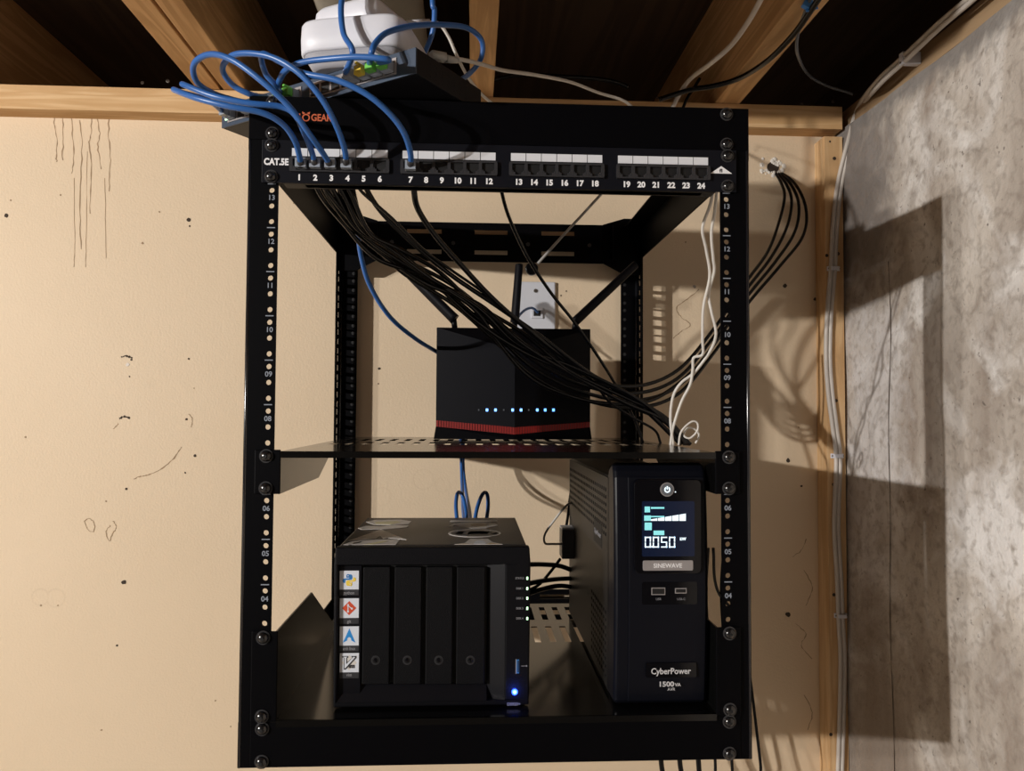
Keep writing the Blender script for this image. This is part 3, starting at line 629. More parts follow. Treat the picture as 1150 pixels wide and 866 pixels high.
# bezel: profile in Y-Z extruded over X, rounded at the top and slightly bowed
pr = [(uy0+8, uz0+1)] + [(uy0+6*((k/8.-.5)**2)*4-2+2, uz0+6+(k/8.)*(276-uz0)) for k in range(9)] + [(uy0+9, 289), (uy0+13, 294), (uy0+22, 296.5), (uy0+38, 290), (uy0+44, 282), (uy0+44, uz0+1)]
MB().use('upsf').prism(pr, lambda u, v, w_: (w_, u, v), ux0, ux1).build('front_bezel', ups, bevel=5, seg=4)
MB().use('upsf').prism([(u-1.6, v) for u, v in pr[1:10]] + [(uy0+6, 284), (uy0+6, uz0+4)], lambda u, v, w_: (w_, u, v), P(706, 600, uy0).x, P(792, 600, uy0).x).build('centre_panel', ups, bevel=1.2)
def plate_on(name, x0, y0, x1, y1, Y, th, m_, rad=3, parent=ups, bevel=0):
    xa, xb, za, zb = R4(x0, y0, x1, y1, Y); r = rad; pts = []
    for cx, cz, a0 in ((xb-r, zb-r, 0), (xa+r, zb-r, 90), (xa+r, za+r, 180), (xb-r, za+r, 270)):
        pts += [(cx+r*math.cos(math.radians(a0+22.5*k)), cz+r*math.sin(math.radians(a0+22.5*k))) for k in range(5)]
    return MB().use(m_).prism(pts, FR(Y), 0, th).build(name, parent, bevel=bevel)
F = uy0-4
disp = plate_on('display_panel', 712.5, 538.5, 788, 644.5, F, 9, 'gloss', 6, bevel=.8)
plate_on('screen', 721, 563, 780, 625, F-.15, .4, 'lcd', 1.5, disp)
G = F-.35
def lcd_box(m, x0, y0, x1, y1): xa, xb, za, zb = R4(x0, y0, x1, y1, G); m.box(xa, xb, G, G+.3, za, zb)
m = MB().use('lcdc'); lcd_box(m, 724, 569, 730, 575.5); lcd_box(m, 723.5, 579, 731, 585); lcd_box(m, 724, 587, 732, 595.5)
m.use('lcd'); 
m.use('lcdc'); lcd_box(m, 734, 596, 746, 601); lcd_box(m, 731, 569.5, 746, 571.5); lcd_box(m, 731, 579.5, 746, 581)
m.use('lcdw')
for k in range(5):
    xa, xb = 731+k*8, 731+(k+1)*8-.8; f = lambda x: 585-(x-731)*.165-.6
    pts = [P(xa, 585, G), P(xb, 585, G), P(xb, f(xb)-1, G), P(xa, f(xa)-1, G)]
    m.prism([(v.x, v.z) for v in pts], FR(G), 0, .3)
# seven segment reading
def seg7(x, y, wd, ht, on):
    th = 1.25
    g = {'a': (x, y, x+wd, y+th), 'd': (x, y+ht-th, x+wd, y+ht), 'g': (x, y+ht/2-th/2, x+wd, y+ht/2+th/2), 'f': (x, y, x+th, y+ht/2-.4), 'b': (x+wd-th, y, x+wd, y+ht/2-.4), 'e': (x, y+ht/2+.4, x+th, y+ht), 'c': (x+wd-th, y+ht/2+.4, x+wd, y+ht)}
    for k in on: lcd_box(m, *g[k])
for x, on in ((724.2, 'abcdef'), (733.2, 'abcdef'), (742.4, 'afgcd'), (751.4, 'abcdef')): seg7(x, 603, 6.8, 12, on)
lcd_box(m, 731.6, 613.2, 733, 615)
q = P(767, 605.5, G); m.text('kW', front_text(q.x, G, q.z), 4.2, bold=.15)
m.build('screen_readout', disp, normals=False)
q = P(749, 549.8, F)
pbn = MB().use('silver').cyl((q.x, F+.2, q.z), (0, -1, 0), 7.2, 1.2, 24).use('adapter').cyl((q.x, F-1.0, q.z), (0, -1, 0), 6.2, .4, 24)
pbn.use('lcdw')
for i in range(18):
    a, b = [math.radians(120+300*j/18.) for j in (i, i+1)]
    pbn.add([(q.x+math.cos(g)*r_, F-1.6, q.z+math.sin(g)*r_) for g, r_ in ((a, 1.9), (a, 3.2), (b, 3.2), (b, 1.9))], [(0, 1, 2, 3)])
pbn.box(q.x-.6, q.x+.6, F-1.7, F-1.4, q.z, q.z+3.6); pbn.build('power_button', ups, normals=False)
q = P(758.5, 552.5, F); MB().use('lcdw').cyl((q.x, F, q.z), (0, -1, 0), .7, .3, 8).build('indicator_light', ups)
sl = plate_on('silver_strip', 722, 629.5, 778.5, 641, F-.6, .8, 'silver', 1.5, disp, .3)
q = P(750, 635.6, F-.7); MB().use('white').text('SINEWAVE', front_text(q.x, F-.65, q.z), 6.2, bold=.1).build('lettering', sl, normals=False)
up_ = plate_on('usb_panel', 721, 653.5, 783, 679, uy0-1.8, 3, 'gloss', 2)
m = MB().use('gold'); 
for (a, b, c_, d) in ((731.5, 660, 747, 668.2), (758, 660.5, 771, 666.5)):
    xa, xb, za, zb = R4(a, b, c_, d, uy0-2)
    m.use('silver').box(xa, xb, uy0-2.4, uy0-1.8, za, zb).use('pit').box(xa+.9, xb-.9, uy0-2.6, uy0-2.3, za+.9, zb-.9)
m.use('gold').text('USB', front_text(P(739, 672.5, uy0).x, uy0-1.9, P(739, 672.5, uy0).z), 3.2); m.text('USB-C', front_text(P(764.5, 672.5, uy0).x, uy0-1.9, P(764.5, 672.5, uy0).z), 3.2)
m.build('usb_ports', up_, normals=False)
bd = plate_on('name_badge', 725.5, 744.5, 782, 761, uy0-.6, 3, 'gloss', 1.5)
m = MB().use('silvertxt'); q = P(753, 753.5, uy0+1); m.text('CyberPower', front_text(q.x, uy0-.7, q.z), 8.6, bold=.16, sx=.93); m.build('lettering', bd, normals=False)
m = MB().use('silvertxt'); q = P(751, 768, uy0+1.6); m.text('1500', front_text(q.x-3, uy0-.1, q.z), 7, bold=.2, fit=15); m.text('VA', front_text(q.x+9, uy0-.1, q.z-.6), 4.6, bold=.12, fit=6.5)
m.text('AVR', front_text(P(754, 774, uy0).x, uy0+.1, P(754, 774.4, uy0).z), 4.2); m.build('model_lettering', ups, normals=False)

# ------------------------------------------------------------------ router
RY = 306
rt = thing('wireless_router', 'black angular wireless router with blue lights and red base line on the upper shelf', 'router', (30, 330, 311))
a = P(490.5, 367, RY); b = P(663, 368, RY); zt, zb = a.z-1, 311.5; xl, xr_ = a.x, b.x; cr = P(578, 393, RY-16); cb_ = P(578, 480, RY-16); zr = P(490, 472, RY).z; zr2 = P(664, 474, RY).z
m = MB().use('router')
V = [(xl, RY, zt), (xr_, RY, zt), (cr.x, RY-16, cr.z), (xl, RY, zr), (cb_.x, RY-16, cb_.z), (xr_, RY, zr2), (xl, RY+46, zt), (xr_, RY+46, zt), (xl, RY+50, zr), (xr_, RY+50, zr2)]
m.add(V, [(0, 2, 4, 3)]); m.use('routergl').add(V, [(2, 1, 5, 4), (0, 1, 2), (0, 6, 7, 1), (0, 3, 8, 6), (1, 7, 9, 5), (6, 8, 9, 7)])
m.build('shell', rt)
m = MB().use('routergl'); z2 = P(490, 479, RY).z; z2c = P(578, 488, RY-14).z
def ringpts(z, zc, e, yo): return [(xl-e, RY-yo, z), (cr.x, RY-16-yo, zc), (xr_+e, RY-yo, z), (xr_+e, RY+50, z), (xl-e, RY+50, z)]
A_ = ringpts(z2, z2c, 0, 0); B_ = ringpts(zb, zb, 3, -3)
m.add(A_+B_, [(0, 1, 6, 5), (1, 2, 7, 6), (2, 3, 8, 7), (3, 4, 9, 8), (4, 0, 5, 9), (9, 8, 7, 6, 5), (0, 1, 2, 3, 4)])
m.build('base', rt)
m = MB().use('skdark'); R0 = [(xl, RY+1, zr), (cb_.x, RY-15, cb_.z), (xr_, RY+1, zr2)]; R1 = [(xl, RY+1, z2), (cb_.x, RY-15, z2c), (xr_, RY+1, z2)]
m.add(R0+R1, [(0, 1, 4, 3), (1, 2, 5, 4)]).use('red')
n = 30
for s_ in (0, 1):
    for k in range(n):
        p0, p1 = Vector(R0[s_]), Vector(R0[s_+1]); q0, q1 = Vector(R1[s_]), Vector(R1[s_+1]); t0, t1 = (k+.12)/n, (k+.88)/n
        quad = [p0.lerp(p1, t0), p0.lerp(p1, t1), q0.lerp(q1, t1), q0.lerp(q1, t0)]; quad = [Vector((v.x, v.y-1.2, v.z)) for v in quad]
        m.add(quad + [v+Vector((0, 1.2, 0)) for v in quad], [(0, 1, 2, 3), (0, 4, 5, 1), (1, 5, 6, 2), (2, 6, 7, 3), (3, 7, 4, 0)])
m.build('red_line', rt, normals=False)
for k, px in enumerate((537.6, 546.9, 556.5, 565.8, 575.7, 585.2, 593.8, 603.4, 612.3, 621.6)):
    off = k in (0, 3, 6); t_ = abs(px-578)/88.; q = P(px, 460.5, RY-16*(1-t_)-.8); y = RY-16*(1-t_)
    MB().use('ledoff' if off else 'ledw').box(q.x-(.9 if off else 1.6), q.x+(.9 if off else 1.6), y-1.2, y+1, q.z-(1.2 if off else 1.9), q.z+(1.2 if off else 1.9)).build('indicator_light', rt)
for base, tip, r in (((511, 359), (457, 305), 9.6), ((578, 362), (583, 297), 7.4), ((645, 362), (714, 297), 8.4)):
    p0 = P(*base, 345); p1 = P(*tip, 352); d = (p1-p0).normalized()
    an = MB().use('router').tube([p0, p0+d*6, p0+(p1-p0)*.5, p1-d*2, p1], r, 12, r*.8, .8).build('antenna', rt, normals=False)
    MB().use('routergl').cyl((p0.x, 345, zt), (0, 0, 1), 5, 4, 12).tube([(p0.x, 345, zt+2), p0+d*3], 4.2, 10).build('antenna_joint', rt, normals=False)

# ------------------------------------------------------------------ network switch on top
ua, va = Vector((-.828, .561, 0)).normalized(), Vector((.561, .828, 0)).normalized()
SB = 669
sw = thing('network_switch', 'black network switch lying askew on top of the rack, ports full of blue cables', 'network switch', (-85, -59, SB), rz=math.atan2(-ua.y, -ua.x), local=True)
# local frame: x runs along the face towards its right end (0), y into the depth
SL, SD, SH = 278, 112, 25
MB().use('switchbody').box(-SL, 0, 2, SD, 0, SH).build('case', sw, bevel=.8)
MB().use('switchface').box(-SL, 0, 0, 2, 0, SH).build('face', sw, bevel=.4)
m = MB().use('pit')
for k in range(7):
    for j in range(3): m.cyl((-.1+.2, 24+k*10, 6+j*6), (1, 0, 0), 1.8, .3, 8)
m.build('side_vents', sw, normals=False)
def SWL(x, y, z): return sw_o + (-ua)*x + va*y + Vector((0, 0, z))
sw_o = Vector((-85, -59, SB))
for b0, n in ((-24, 8), (-152, 8)):
    m = MB().use('silver').box(b0-n*14.2-1, b0+1, -1.2, .2, 4, 20)
    m.use('pit')
    for k in range(n): m.box(b0-k*14.2-12.6, b0-k*14.2-1.4, -1.5, .1, 5.5, 17)
    m.build('port_bank', sw)
m = MB().use('ledg')
for x, z in ((-270, 9), (-270, 14)): m.box(x-1.6, x+1.6, -.5, .1, z-1.4, z+1.4)
m.build('indicator_light', sw)
def plug_at(x, col):
    m = MB().use('clear').box(x-5.5, x+5.5, -9, 1, 6, 16).use(col).box(x-4.6, x+4.6, -16, -9, 6.5, 15.5).box(x-1.6, x+1.6, -18, -7, 15.5, 18)
    return m.build('plug_socket_boot', sw, bevel=.8)
for k, col in ((0, 'green'), (1, 'green'), (2, 'yellow'), (3, 'clear')): plug_at(-24-7-k*14.2, col)
for k, col in ((0, 'green'), (1, 'green'), (3, 'clear'), (5, 'clear'), (7, 'clear')): plug_at(-152-7-k*14.2, col)
def SP(x, y=-16, z=11): v = SWL(x, y, z); return ('w', v.x, v.y, v.z)

# white hubs stacked on the switch
def squircle(r, z, n=64, e=6): return [(r*math.copysign(abs(math.cos(a))**(2/e), math.cos(a)), r*math.copysign(abs(math.sin(a))**(2/e), math.sin(a)), z) for a in [2*math.pi*i/n for i in range(n)]]
def loft(m, rings):
    n = len(rings[0]); vs = [v for r in rings for v in r]
    m.add(vs, [(j*n+i, j*n+(i+1) % n, (j+1)*n+(i+1) % n, (j+1)*n+i) for j in range(len(rings)-1) for i in range(n)], True)
    m.add(rings[0], [list(range(n))[::-1]], False); m.add(rings[-1], [list(range(n))], True); return m
hc = P(411, 60, 25); hz = SB+SH
h1_ = thing('wireless_hub', 'large white rounded square wireless hub standing on the network switch', 'wireless hub', (hc.x+1, 30, hz), rz=math.radians(-13), local=True)
loft(MB().use('hub'), [squircle(54, 14), squircle(56, 16), squircle(56.5, 30), squircle(56, 43), squircle(54.5, 46), squircle(50, 47.5)]).build('cover', h1_, normals=False)
loft(MB().use('hubgrey'), [squircle(44, .5), squircle(47, 3), squircle(53.5, 14.2)]).build('base', h1_, normals=False)
h2c = P(411, 20, 35)
h2 = thing('wireless_hub', 'smaller white domed hub stacked on top of the larger white hub', 'wireless hub', (h2c.x-1, 34, hz+47.5), rz=math.radians(-27), local=True)
m = MB().use('hub'); rings = [squircle(38, .5), squircle(40, 3), squircle(41, 12), squircle(40, 21), squircle(37, 25.5), squircle(31, 27.5), squircle(12, 28.5)]
loft(m, rings).build('cover', h2, normals=False)

# ------------------------------------------------------------------ blue patch cables
def boot_on(o, p0, p1, r=3.9, name='plug', m_='clear', L=13):
    p0 = Vector(p0); d = (Vector(p1)-p0).normalized()
    MB().use(m_).tube([p0-d*4, p0+d*L*.6], 4.6, 4).use(m_).tube([p0+d*L*.5, p0+d*L], r, 10, 2.9).build(name, o, normals=False)
BL = [
 ('blue network cable bulging farthest left, plugged into port 1', [(338, 186, -9), (336, 174, -22), (331, 158, -38), (318, 140, -52), (295, 127, -62), (255, 119, -66), (220, 110, -58), (196, 101, -34), (204, 104, -4), (234, 113, 30), SP(-258)]),
 ('blue network cable lying just above the first one at far left, plugged into port 2', [(354, 186, -9), (350, 170, -22), (343, 152, -34), (332, 130, -42), (316, 120, -44), (280, 116, -48), (240, 108, -46), (206, 95, -30), (216, 99, 0), (244, 110, 30), SP(-244)]),
 ('blue network cable looping highest at far left, plugged into port 3', [(371, 186, -9), (364, 174, -24), (347, 150, -48), (325, 120, -62), (295, 92, -70), (262, 68, -66), (236, 61, -52), (218, 72, -34), (221, 92, -14), (240, 105, 6), (262, 112, 12), SP(-216)]),
 ('blue network cable in the second loop from the left, plugged into port 4', [(389, 186, -9), (387, 168, -26), (378, 142, -46), (362, 112, -62), (338, 84, -68), (310, 66, -64), (282, 60, -54), (260, 63, -40), (250, 78, -22), (262, 96, -6), (284, 107, 2), SP(-187)]),
 ('blue network cable arching across the orange lettering and down into port 7', [(461, 187, -9), (461, 172, -26), (454, 150, -46), (438, 128, -60), (412, 106, -70), (378, 90, -72), (340, 82, -64), (312, 68, -54), (294, 61, -40), (298, 82, -22), (310, 96, -12), SP(-166)]),
 ('blue network cable lying in front of the white hub, plugged into the green ended port', [SP(-31), (436, 67, -78), (405, 64, -76), (370, 66, -66), (340, 70, -52), (322, 78, -40), (314, 90, -22), SP(-173)]),
 ('blue network cable rising in front of the white hub beyond the top of the frame', [('w', P(386, -22, -30).x-4, -26, 851), (386, -22, -30), (383, 10, -36), (386, 38, -44), (396, 58, -56), SP(-74)]),
 ('blue network cable hanging from above, right of the small white hub', [('w', P(486, -22, 60).x+8, 66, 1068), (486, -22, 60), (488, 12, 62), (486, 35, 66), (480, 52, 74), (474, 66, 85), (470, 76, 95)]),
 ('blue network cable curling from the switch ports over to the middle joist', [SP(-45, -14, 14), (417, 60, -72), (422, 48, -66), (436, 36, -50), (465, 29, -20), (500, 28, 20), (526, 32, 45), (541, 46, 60), (540, 66, 70), (528, 82, 90), (514, 92, 110)]),
]
for i, (lab, pts) in enumerate(BL):
    o, w3 = cable('network_cable', lab, pts, 2.9, 'blue', 'blue network cables in front of the rack top')
    if i < 5:
        p0 = w3[0]; MB().use('clear').box(p0.x-5.2, p0.x+5.2, -13, -3.6, 592, 601).use('jack').tube([p0, w3[0].lerp(w3[1], .5)], 3.9, 10, 3.2).build('plug', o, normals=False)

# ------------------------------------------------------------------ black cables behind the panel
G1 = 'black network cables fanning down from the patch panel to the shelf'
fan = []
for k in range(5):
    dx = k*8.5; s_ = k-2
    fan.append([(346+dx, 190, 22), (362+dx, 222, 40), (385+dx*.9, 256+s_*3, 70), (425+dx*.7, 284-s_*3, 100), (478+dx*.4, 312-s_*3.5, 128), (535, 345-s_*4, 155), (585, 385-s_*4, 180), (640, 418-s_*2.5, 200), (700, 444-s_*1.6, 214), (745, 470-s_*1.4, 224), (772+s_*1.4, 499, 232+s_*3)])
for kf, f in enumerate(fan):
    for i_ in range(3, 9): f[i_] = (f[i_][0]+random.uniform(-4, 4), f[i_][1]+random.uniform(-7, 7), f[i_][2]+random.uniform(-8, 8))
    cable('network_cable', 'black network cable in the thick bundle sweeping down to the upper shelf', f, 2.6, 'blackcab', G1)
G2 = 'black network cables sweeping out to the hole in the wall'
for k in range(4):
    s_ = k-1.5
    cable('network_cable', 'black network cable swinging past the router and out to the hole in the wall', [(378+k*5, 190, 22), (384+k*5, 225, 50), (402+k*3, 262, 90), (450, 297+s_*5, 125), (510, 332+s_*7, 155), (560, 375+s_*8, 180), (600, 410+s_*9, 200), (650, 435+s_*8, 225), (710, 446+s_*8, 260), (760, 430+s_*9, 300), (800, 385+s_*9, 350), (838, 330+s_*9, 400), (868+s_*4, 292+s_*6, 455), (888+s_*9, 258+s_*5, 495), (893+s_*8, 228+s_*4, 518), (885+s_*5, 206, 532), (869+s_*1.5, 189+s_, 556)], 2.6, 'blackcab', G2)
C1 = [
 ('thick black cable dropping alone from below port 7', [(464, 190, 20), (465, 214, 26), (470, 236, 44), (490, 266, 70), (520, 300, 100), (552, 334, 130), (590, 368, 160), (628, 398, 190), (670, 425, 208), (715, 452, 220), (765, 499, 226)], 3.2, 'blackcab'),
 ('thin black cable leaving the panel below port 5 and crossing the router', [(395, 195, 20), (406, 215, 26), (440, 245, 50), (475, 280, 85), (505, 302, 110), (545, 330, 140), (590, 366, 170), (634, 407, 195), (665, 427, 215), (683, 450, 225), (709, 468, 235), (735, 483, 243), (742, 498, 246)], 1.7, 'blackcab'),
 ('thin black cable falling from below port 12 past the right antenna', [(559, 195, 20), (563, 214, 30), (572, 245, 70), (592, 288, 120), (618, 328, 160), (645, 362, 200), (668, 395, 235), (690, 430, 260), (712, 470, 270), (722, 497, 272)], 2.0, 'blackcab'),
 ('black cable bowing down over the lights of the router', [(352, 190, 22), (375, 225, 40), (415, 270, 90), (470, 306, 120), (530, 345, 150), (560, 385, 175), (590, 420, 190), (625, 440, 205), (680, 453, 230), (735, 448, 262), (785, 410, 310), (812, 370, 350)], 2.6, 'blackcab'),
 ('black cable running straight from the panel corner to the lower end of the bundle', [(400, 190, 22), (430, 240, 60), (495, 300, 110), (560, 345, 150), (610, 380, 178), (660, 418, 200), (710, 446, 215), (750, 474, 226), (775, 499, 236)], 2.9, 'blackcab'),
]
for lab, pts, r, m_ in C1: cable('network_cable', lab, pts, r, m_)
o, w3 = cable('hanging_cable', 'thin grey cable slanting across the rear beam, ending in a round black plug', [(677, 216, 330), (655, 240, 335), (630, 267, 342), (604, 296, 350)], 2.0, 'greycab')
q = P(597, 302, 352); MB().use('blackcab').cyl((q.x, q.y-4, q.z), (0, 1, 0), 9.6, 9, 24).build('round_plug', o, bevel=1.5)
cable('network_cable', 'lone blue network cable curving down behind the rack to the back of the router', [(395, 215, 60), (401, 255, 100), (406, 290, 130), (416, 322, 155), (438, 356, 190), (466, 380, 250), (490, 395, 330), (515, 410, 375)], 2.9, 'blue')
for lab, pts in (('blue network cable hanging straight down behind the storage box', [(517, 470, 462), (518, 515, 462), (519, 545, 430), (520, 570, 350), (522, 592, 262)]),
                 ('blue network cable beside the straight one, swerving right behind the storage box', [(521, 470, 468), (520, 520, 466), (523, 550, 440), (527, 572, 360), (529, 592, 266)]),
                 ('blue network cable making the small left loop behind the storage box', [(514, 592, 262), (512, 568, 290), (514, 554, 320), (519, 556, 330), (523, 572, 310), (525, 592, 270)]),
                 ('blue network cable making the small right loop behind the storage box', [(532, 592, 262), (536, 570, 290), (542, 555, 320), (547, 555, 330), (548, 570, 310), (545, 592, 270)])):
    cable('network_cable', lab, pts, 2.7, 'blue')
# white thin cables at the right
cable('thin_cord', 'white cord hanging right of the router with a kink halfway down', [(803, 200, 60), (798, 228, 70), (789, 256, 90), (793, 280, 110), (797, 310, 130), (790, 345, 150), (789, 380, 165), (789, 398, 175), (779, 402, 180), (778, 415, 185), (775, 432, 190), (765, 452, 200), (756, 480, 208), (753, 500, 212)], 1.8, 'whitecab')
cable('thin_cord', 'white cord twisted around its neighbour, farther right beside the router', [(806, 200, 62), (803, 235, 72), (799, 262, 92), (801, 290, 112), (802, 305, 125), (796, 330, 145), (799, 350, 150), (804, 375, 160), (797, 395, 175), (780, 418, 188), (765, 430, 192), (756, 445, 198), (753, 470, 206), (756, 500, 212)], 1.8, 'whitecab')
cable('thin_cord', 'short white cord curled in a small loop at the foot of the black bundle', [(762, 500, 212), (765, 485, 208), (776, 474, 206), (783, 475, 206), (783, 484, 208), (775, 492, 210), (768, 489, 212), (772, 481, 214), (780, 482, 216), (785, 489, 218), (781, 498, 220)], 1.3, 'whitecab')
# adapter, cords behind the battery unit
ad = thing('power_adapter', 'small grey power adapter plugged in beside the battery backup', 'adapter', P(640, 612, 330))
xa, xb, za, zb = R4(631, 595, 648, 628, 330)
MB().use('adapter').box(xa, xb, 330, 362, za, zb).build('body', ad, bevel=1.5)
MB().use('plate').box(xa+.3, xb, 331, 360, zb-.6, zb+2.4).build('top', ad, bevel=.6)
cable('thin_cord', 'thin white cord looping from the grey adapter up behind the battery backup', [(647, 563, 360), (636, 568, 355), (622, 585, 345), (612, 600, 335), (612, 610, 330), (620, 611, 330), (632, 611, 336)], 1.6, 'whitecab')
cable('thin_cord', 'black cord hanging down against the left side of the battery backup', [(644, 535, 395), (640, 560, 395), (637, 585, 380), (632, 608, 372)], 2.2, 'blackcab')
for k, (lab, pts) in enumerate((('black power cord arching from the storage box to the battery backup', [(590, 634, 252), (610, 634, 300), (630, 636, 340), (650, 644, 392)]),
    ('black power cord rising steeply towards the grey adapter', [(592, 664, 252), (606, 656, 290), (620, 640, 320), (629, 628, 338)]),
    ('lowest black power cord between the storage box and the battery backup', [(590, 668, 252), (608, 662, 290), (630, 658, 340), (655, 662, 395)]),
    ('thick black power cord resting between the storage box and the battery backup', [(590, 656, 252), (612, 652, 300), (632, 650, 350), (655, 650, 395)]))):
    cable('thin_cord', lab, pts, 3.4 if k != 1 else 2.2, 'blackcab')
for i, pts in enumerate(([(735, 815, 440), (742, 850, 430), (748, 880, 425), (755, 960, 425)], [(780, 815, 440), (784, 850, 430), (788, 880, 425), (806, 960, 425)], [(760, 815, 440), (763, 850, 430), (768, 880, 425), (766, 960, 425)], [(803, 815, 440), (803, 850, 435), (802, 880, 430), (804, 960, 430)], [(818, 835, 440), (822, 858, 430), (823, 880, 425), (823, 960, 425)], [(846, 800, 440), (852, 840, 430), (854, 880, 425), (852, 960, 425)])):
    cable('thin_cord', ('leftmost', 'third', 'second', 'fourth', 'fifth', 'rightmost')[i]+' black power cord hanging below the rack, from the left', [('w', P(*pts[1]).x-(60 if i == 5 else 0), 466, 130), ('w', P(*pts[1]).x-(50 if i == 5 else 0), 478, 60), ('w', P(*pts[1]).x-(12 if i == 5 else 0), 470, -5)]+pts[1:], 4.0 if i < 3 else 2.4, 'blackcab', 'black power cords hanging below the rack')
# white leads near the hubs
cable('thin_cord', 'white cable running from the switch across to the right behind the rack top', [(494, 67, 15), (512, 66, 30), (540, 72, 60), (565, 79, 110), (600, 84, 180), (640, 92, 260), (672, 104, 330), (700, 113, 360), (715, 125, 380)], 2.2, 'whitecab')
bo = MB().use('boot').tube([P(484, 62, 8), P(500, 65, 18)], 5.5, 4).tube([P(500, 66, 18), P(514, 68, 32)], 4.4, 12, 2.8); tag(bo.build('loose_connector', normals=False), 'grey boxy plug at the right rear corner of the network switch', 'plug')
cable('thin_cord', 'thin white cable dropping from the hubs behind the right end of the switch', [(478, 26, 70), (492, 26, 90), (503, 40, 100), (512, 60, 110), (524, 84, 130), (540, 105, 170), (560, 122, 230)], 1.9, 'whitecab')
q0, q1 = P(456, 28, 30), P(482, 26, 50); tag(MB().use('hub').tube([q0, q1], 4.6, 4).build('loose_connector', normals=False), 'small white plug beside the smaller hub, behind the blue cable', 'plug')

# wall plate behind the router
wp = thing('wall_plate', 'pale grey network wall plate on the cream wall behind the router', 'wall plate', P(603, 350, YW))
xa, xb = P(579, 350, YW-3).x, P(623.5, 350, YW-3).x; zb = P(600, 317, YW).z; za = zb-114
MB().use('plate').box(xa, xb, YW-6, YW, za, zb).build('plate', wp, bevel=2)
MB().use('nailhead').cyl(((xa+xb)/2, YW-6, zb-16), (0, -1, 0), 3.4, 1.2, 12).cyl(((xa+xb)/2, YW-6, za+16), (0, -1, 0), 3.4, 1.2, 12).build('screw_pair', wp)
q = P(603, 352, YW-6); MB().use('plate').box(q.x-10, q.x+10, YW-9, YW-5, q.z-9, q.z+9).use('pit').box(q.x-6, q.x+6, YW-9.4, YW-8.8, q.z-5, q.z+5).build('jack', wp, bevel=.5)
cable('network_cable', 'thin dark blue cable plugged into the wall plate', [(604, 351, 533), (598, 346, 520), (590, 348, 500), (582, 356, 470), (578, 366, 430), (580, 380, 400)], 2.2, 'blue')

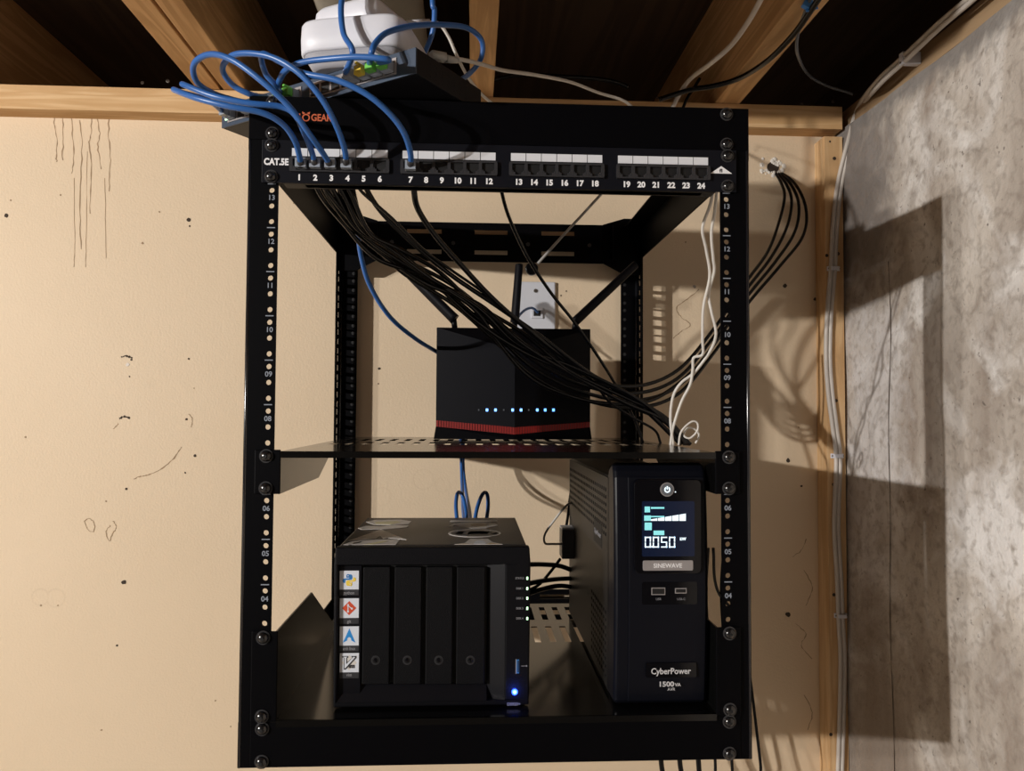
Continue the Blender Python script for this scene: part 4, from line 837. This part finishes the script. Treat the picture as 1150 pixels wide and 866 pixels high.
# ------------------------------------------------------------------ cables along the right hand corner
cx_ = [(940, 900), (943, 800), (944, 740), (942, 700), (940, 650), (937, 600), (937.5, 560), (939, 515), (935, 480), (930, 440), (927.5, 400), (929, 350), (933, 302), (935.5, 250), (941, 205)]
corner = [(952, 160), (963, 122)]; wallp = [(984, 92), (1014, 64), (1052, 28), (1085, 0), (1115, -26)]
for k in range(2):
    off = k*6.5
    pts = [('w', *(P(x+k*4.6, y, YW-38-3.6))) for x, y in cx_] + [('w', *(P(x+k*4.4, y, YW-40-14-k*2))) for x, y in corner] + [('w', *(PX(x+k*3, y+k*4, XR-10))) for x, y in wallp]
    cable('house_cable', ('grey white cable stapled down the corner stud, left of the two', 'grey white cable stapled down the corner stud, right of the two')[k], pts, 3.5, 'romex', 'grey white cables in the wall corner')
for i, (x, y) in enumerate(((935.5, 302), (939.5, 512), (943.5, 691), (1016, 66))):
    if i < 3:
        q = P(x, y, YW-38); cl = MB().use('hub').box(q.x-11, q.x+11, YW-41, YW-38, q.z-4, q.z+4).box(q.x-6.5, q.x+7.5, YW-46.8, YW-39, q.z-3.2, q.z+3.2).use('nailhead').cyl((q.x-9, YW-41, q.z), (0, -1, 0), 1.6, 1.4, 8).cyl((q.x+9.6, YW-41, q.z), (0, -1, 0), 1.6, 1.4, 8)
    else:
        q = PX(x, y, XR-8); cl = MB().use('hub').box(XR-14, XR+14, q.y-5, q.y+5, q.z-9, q.z+9).use('nailhead').cyl((XR-14, q.y, q.z-6), (-1, 0, 0), 1.8, 1.5, 8)
    tag(cl.build('cable_clip', bevel=.8), ('white plastic cable clip on the corner stud, highest of three', 'white plastic cable clip on the corner stud, beside the upper shelf', 'white plastic cable clip on the corner stud, lowest of three', 'white plastic cable clip high on the concrete wall')[i], 'cable clip', 'white clips holding the grey white cables')
# ceiling cables
cable('house_cable', 'light grey cable running down beside the right joist to the rack top', [('z', 866, -24, 878), ('z', 852, 4, 876), ('z', 838, 28, 872), ('z', 820, 52, 868), ('z', 797, 72, 866), (776, 88, 440), (764, 104, 462), (754, 124, 470)], 3.6, 'romex')
cable('house_cable', 'black cable sagging below the right joist to the top plate', [('z', 925, -10, 875), ('z', 909, 14, 873), ('z', 890, 40, 870), ('z', 862, 68, 868), (830, 88, 400), (800, 97, 435), (775, 101, 450), (740, 112, 462)], 4.2, 'blackcab')
cable('house_cable', 'thin dark grey cable drooping from blue tape to the wall corner', [('z', 914, -12, 890), ('z', 904, 14, 876), ('z', 896, 38, 872), ('z', 896, 62, 870), (908, 84, 470), (928, 96, 500), (950, 103, 500), (958, 106, 498)], 2.4, 'adapter')
q = PZ(907, 5, 880); tag(MB().use('bluetie').box(q.x-6, q.x+7, q.y-4, q.y+4, q.z-6, q.z+6, Matrix.Rotation(.5, 3, 'Y')).box(q.x-3, q.x+14, q.y-1, q.y+1, q.z-8, q.z-4, Matrix.Rotation(-.3, 3, 'Y')).build('tape_flag', bevel=.8), 'scrap of blue tape around the thin cable near the ceiling', 'tape')
cable('house_cable', 'black cable lying along the top plate right of the middle joist', [(540, 96, 500), (560, 88, 498), (590, 84, 496), (630, 86, 496), (665, 88, 498), (690, 92, 500), (706, 98, 503)], 3.6, 'blackcab')
cable('house_cable', 'short black cable standing upright at the foot of the right joist', [(786, 88, 488), (780, 98, 488), (772, 110, 488), (766, 124, 490)], 2.6, 'blackcab')
dm = MB().use('duct'); dm.tube([(-176, -300, 925), (-176, 100, 925), (-178, 600, 925), (-180, 1150, 925)], 74, 28)
tag(dm.build('air_duct', normals=False), 'grey wrapped round duct running between the joists above the white hubs', 'duct')
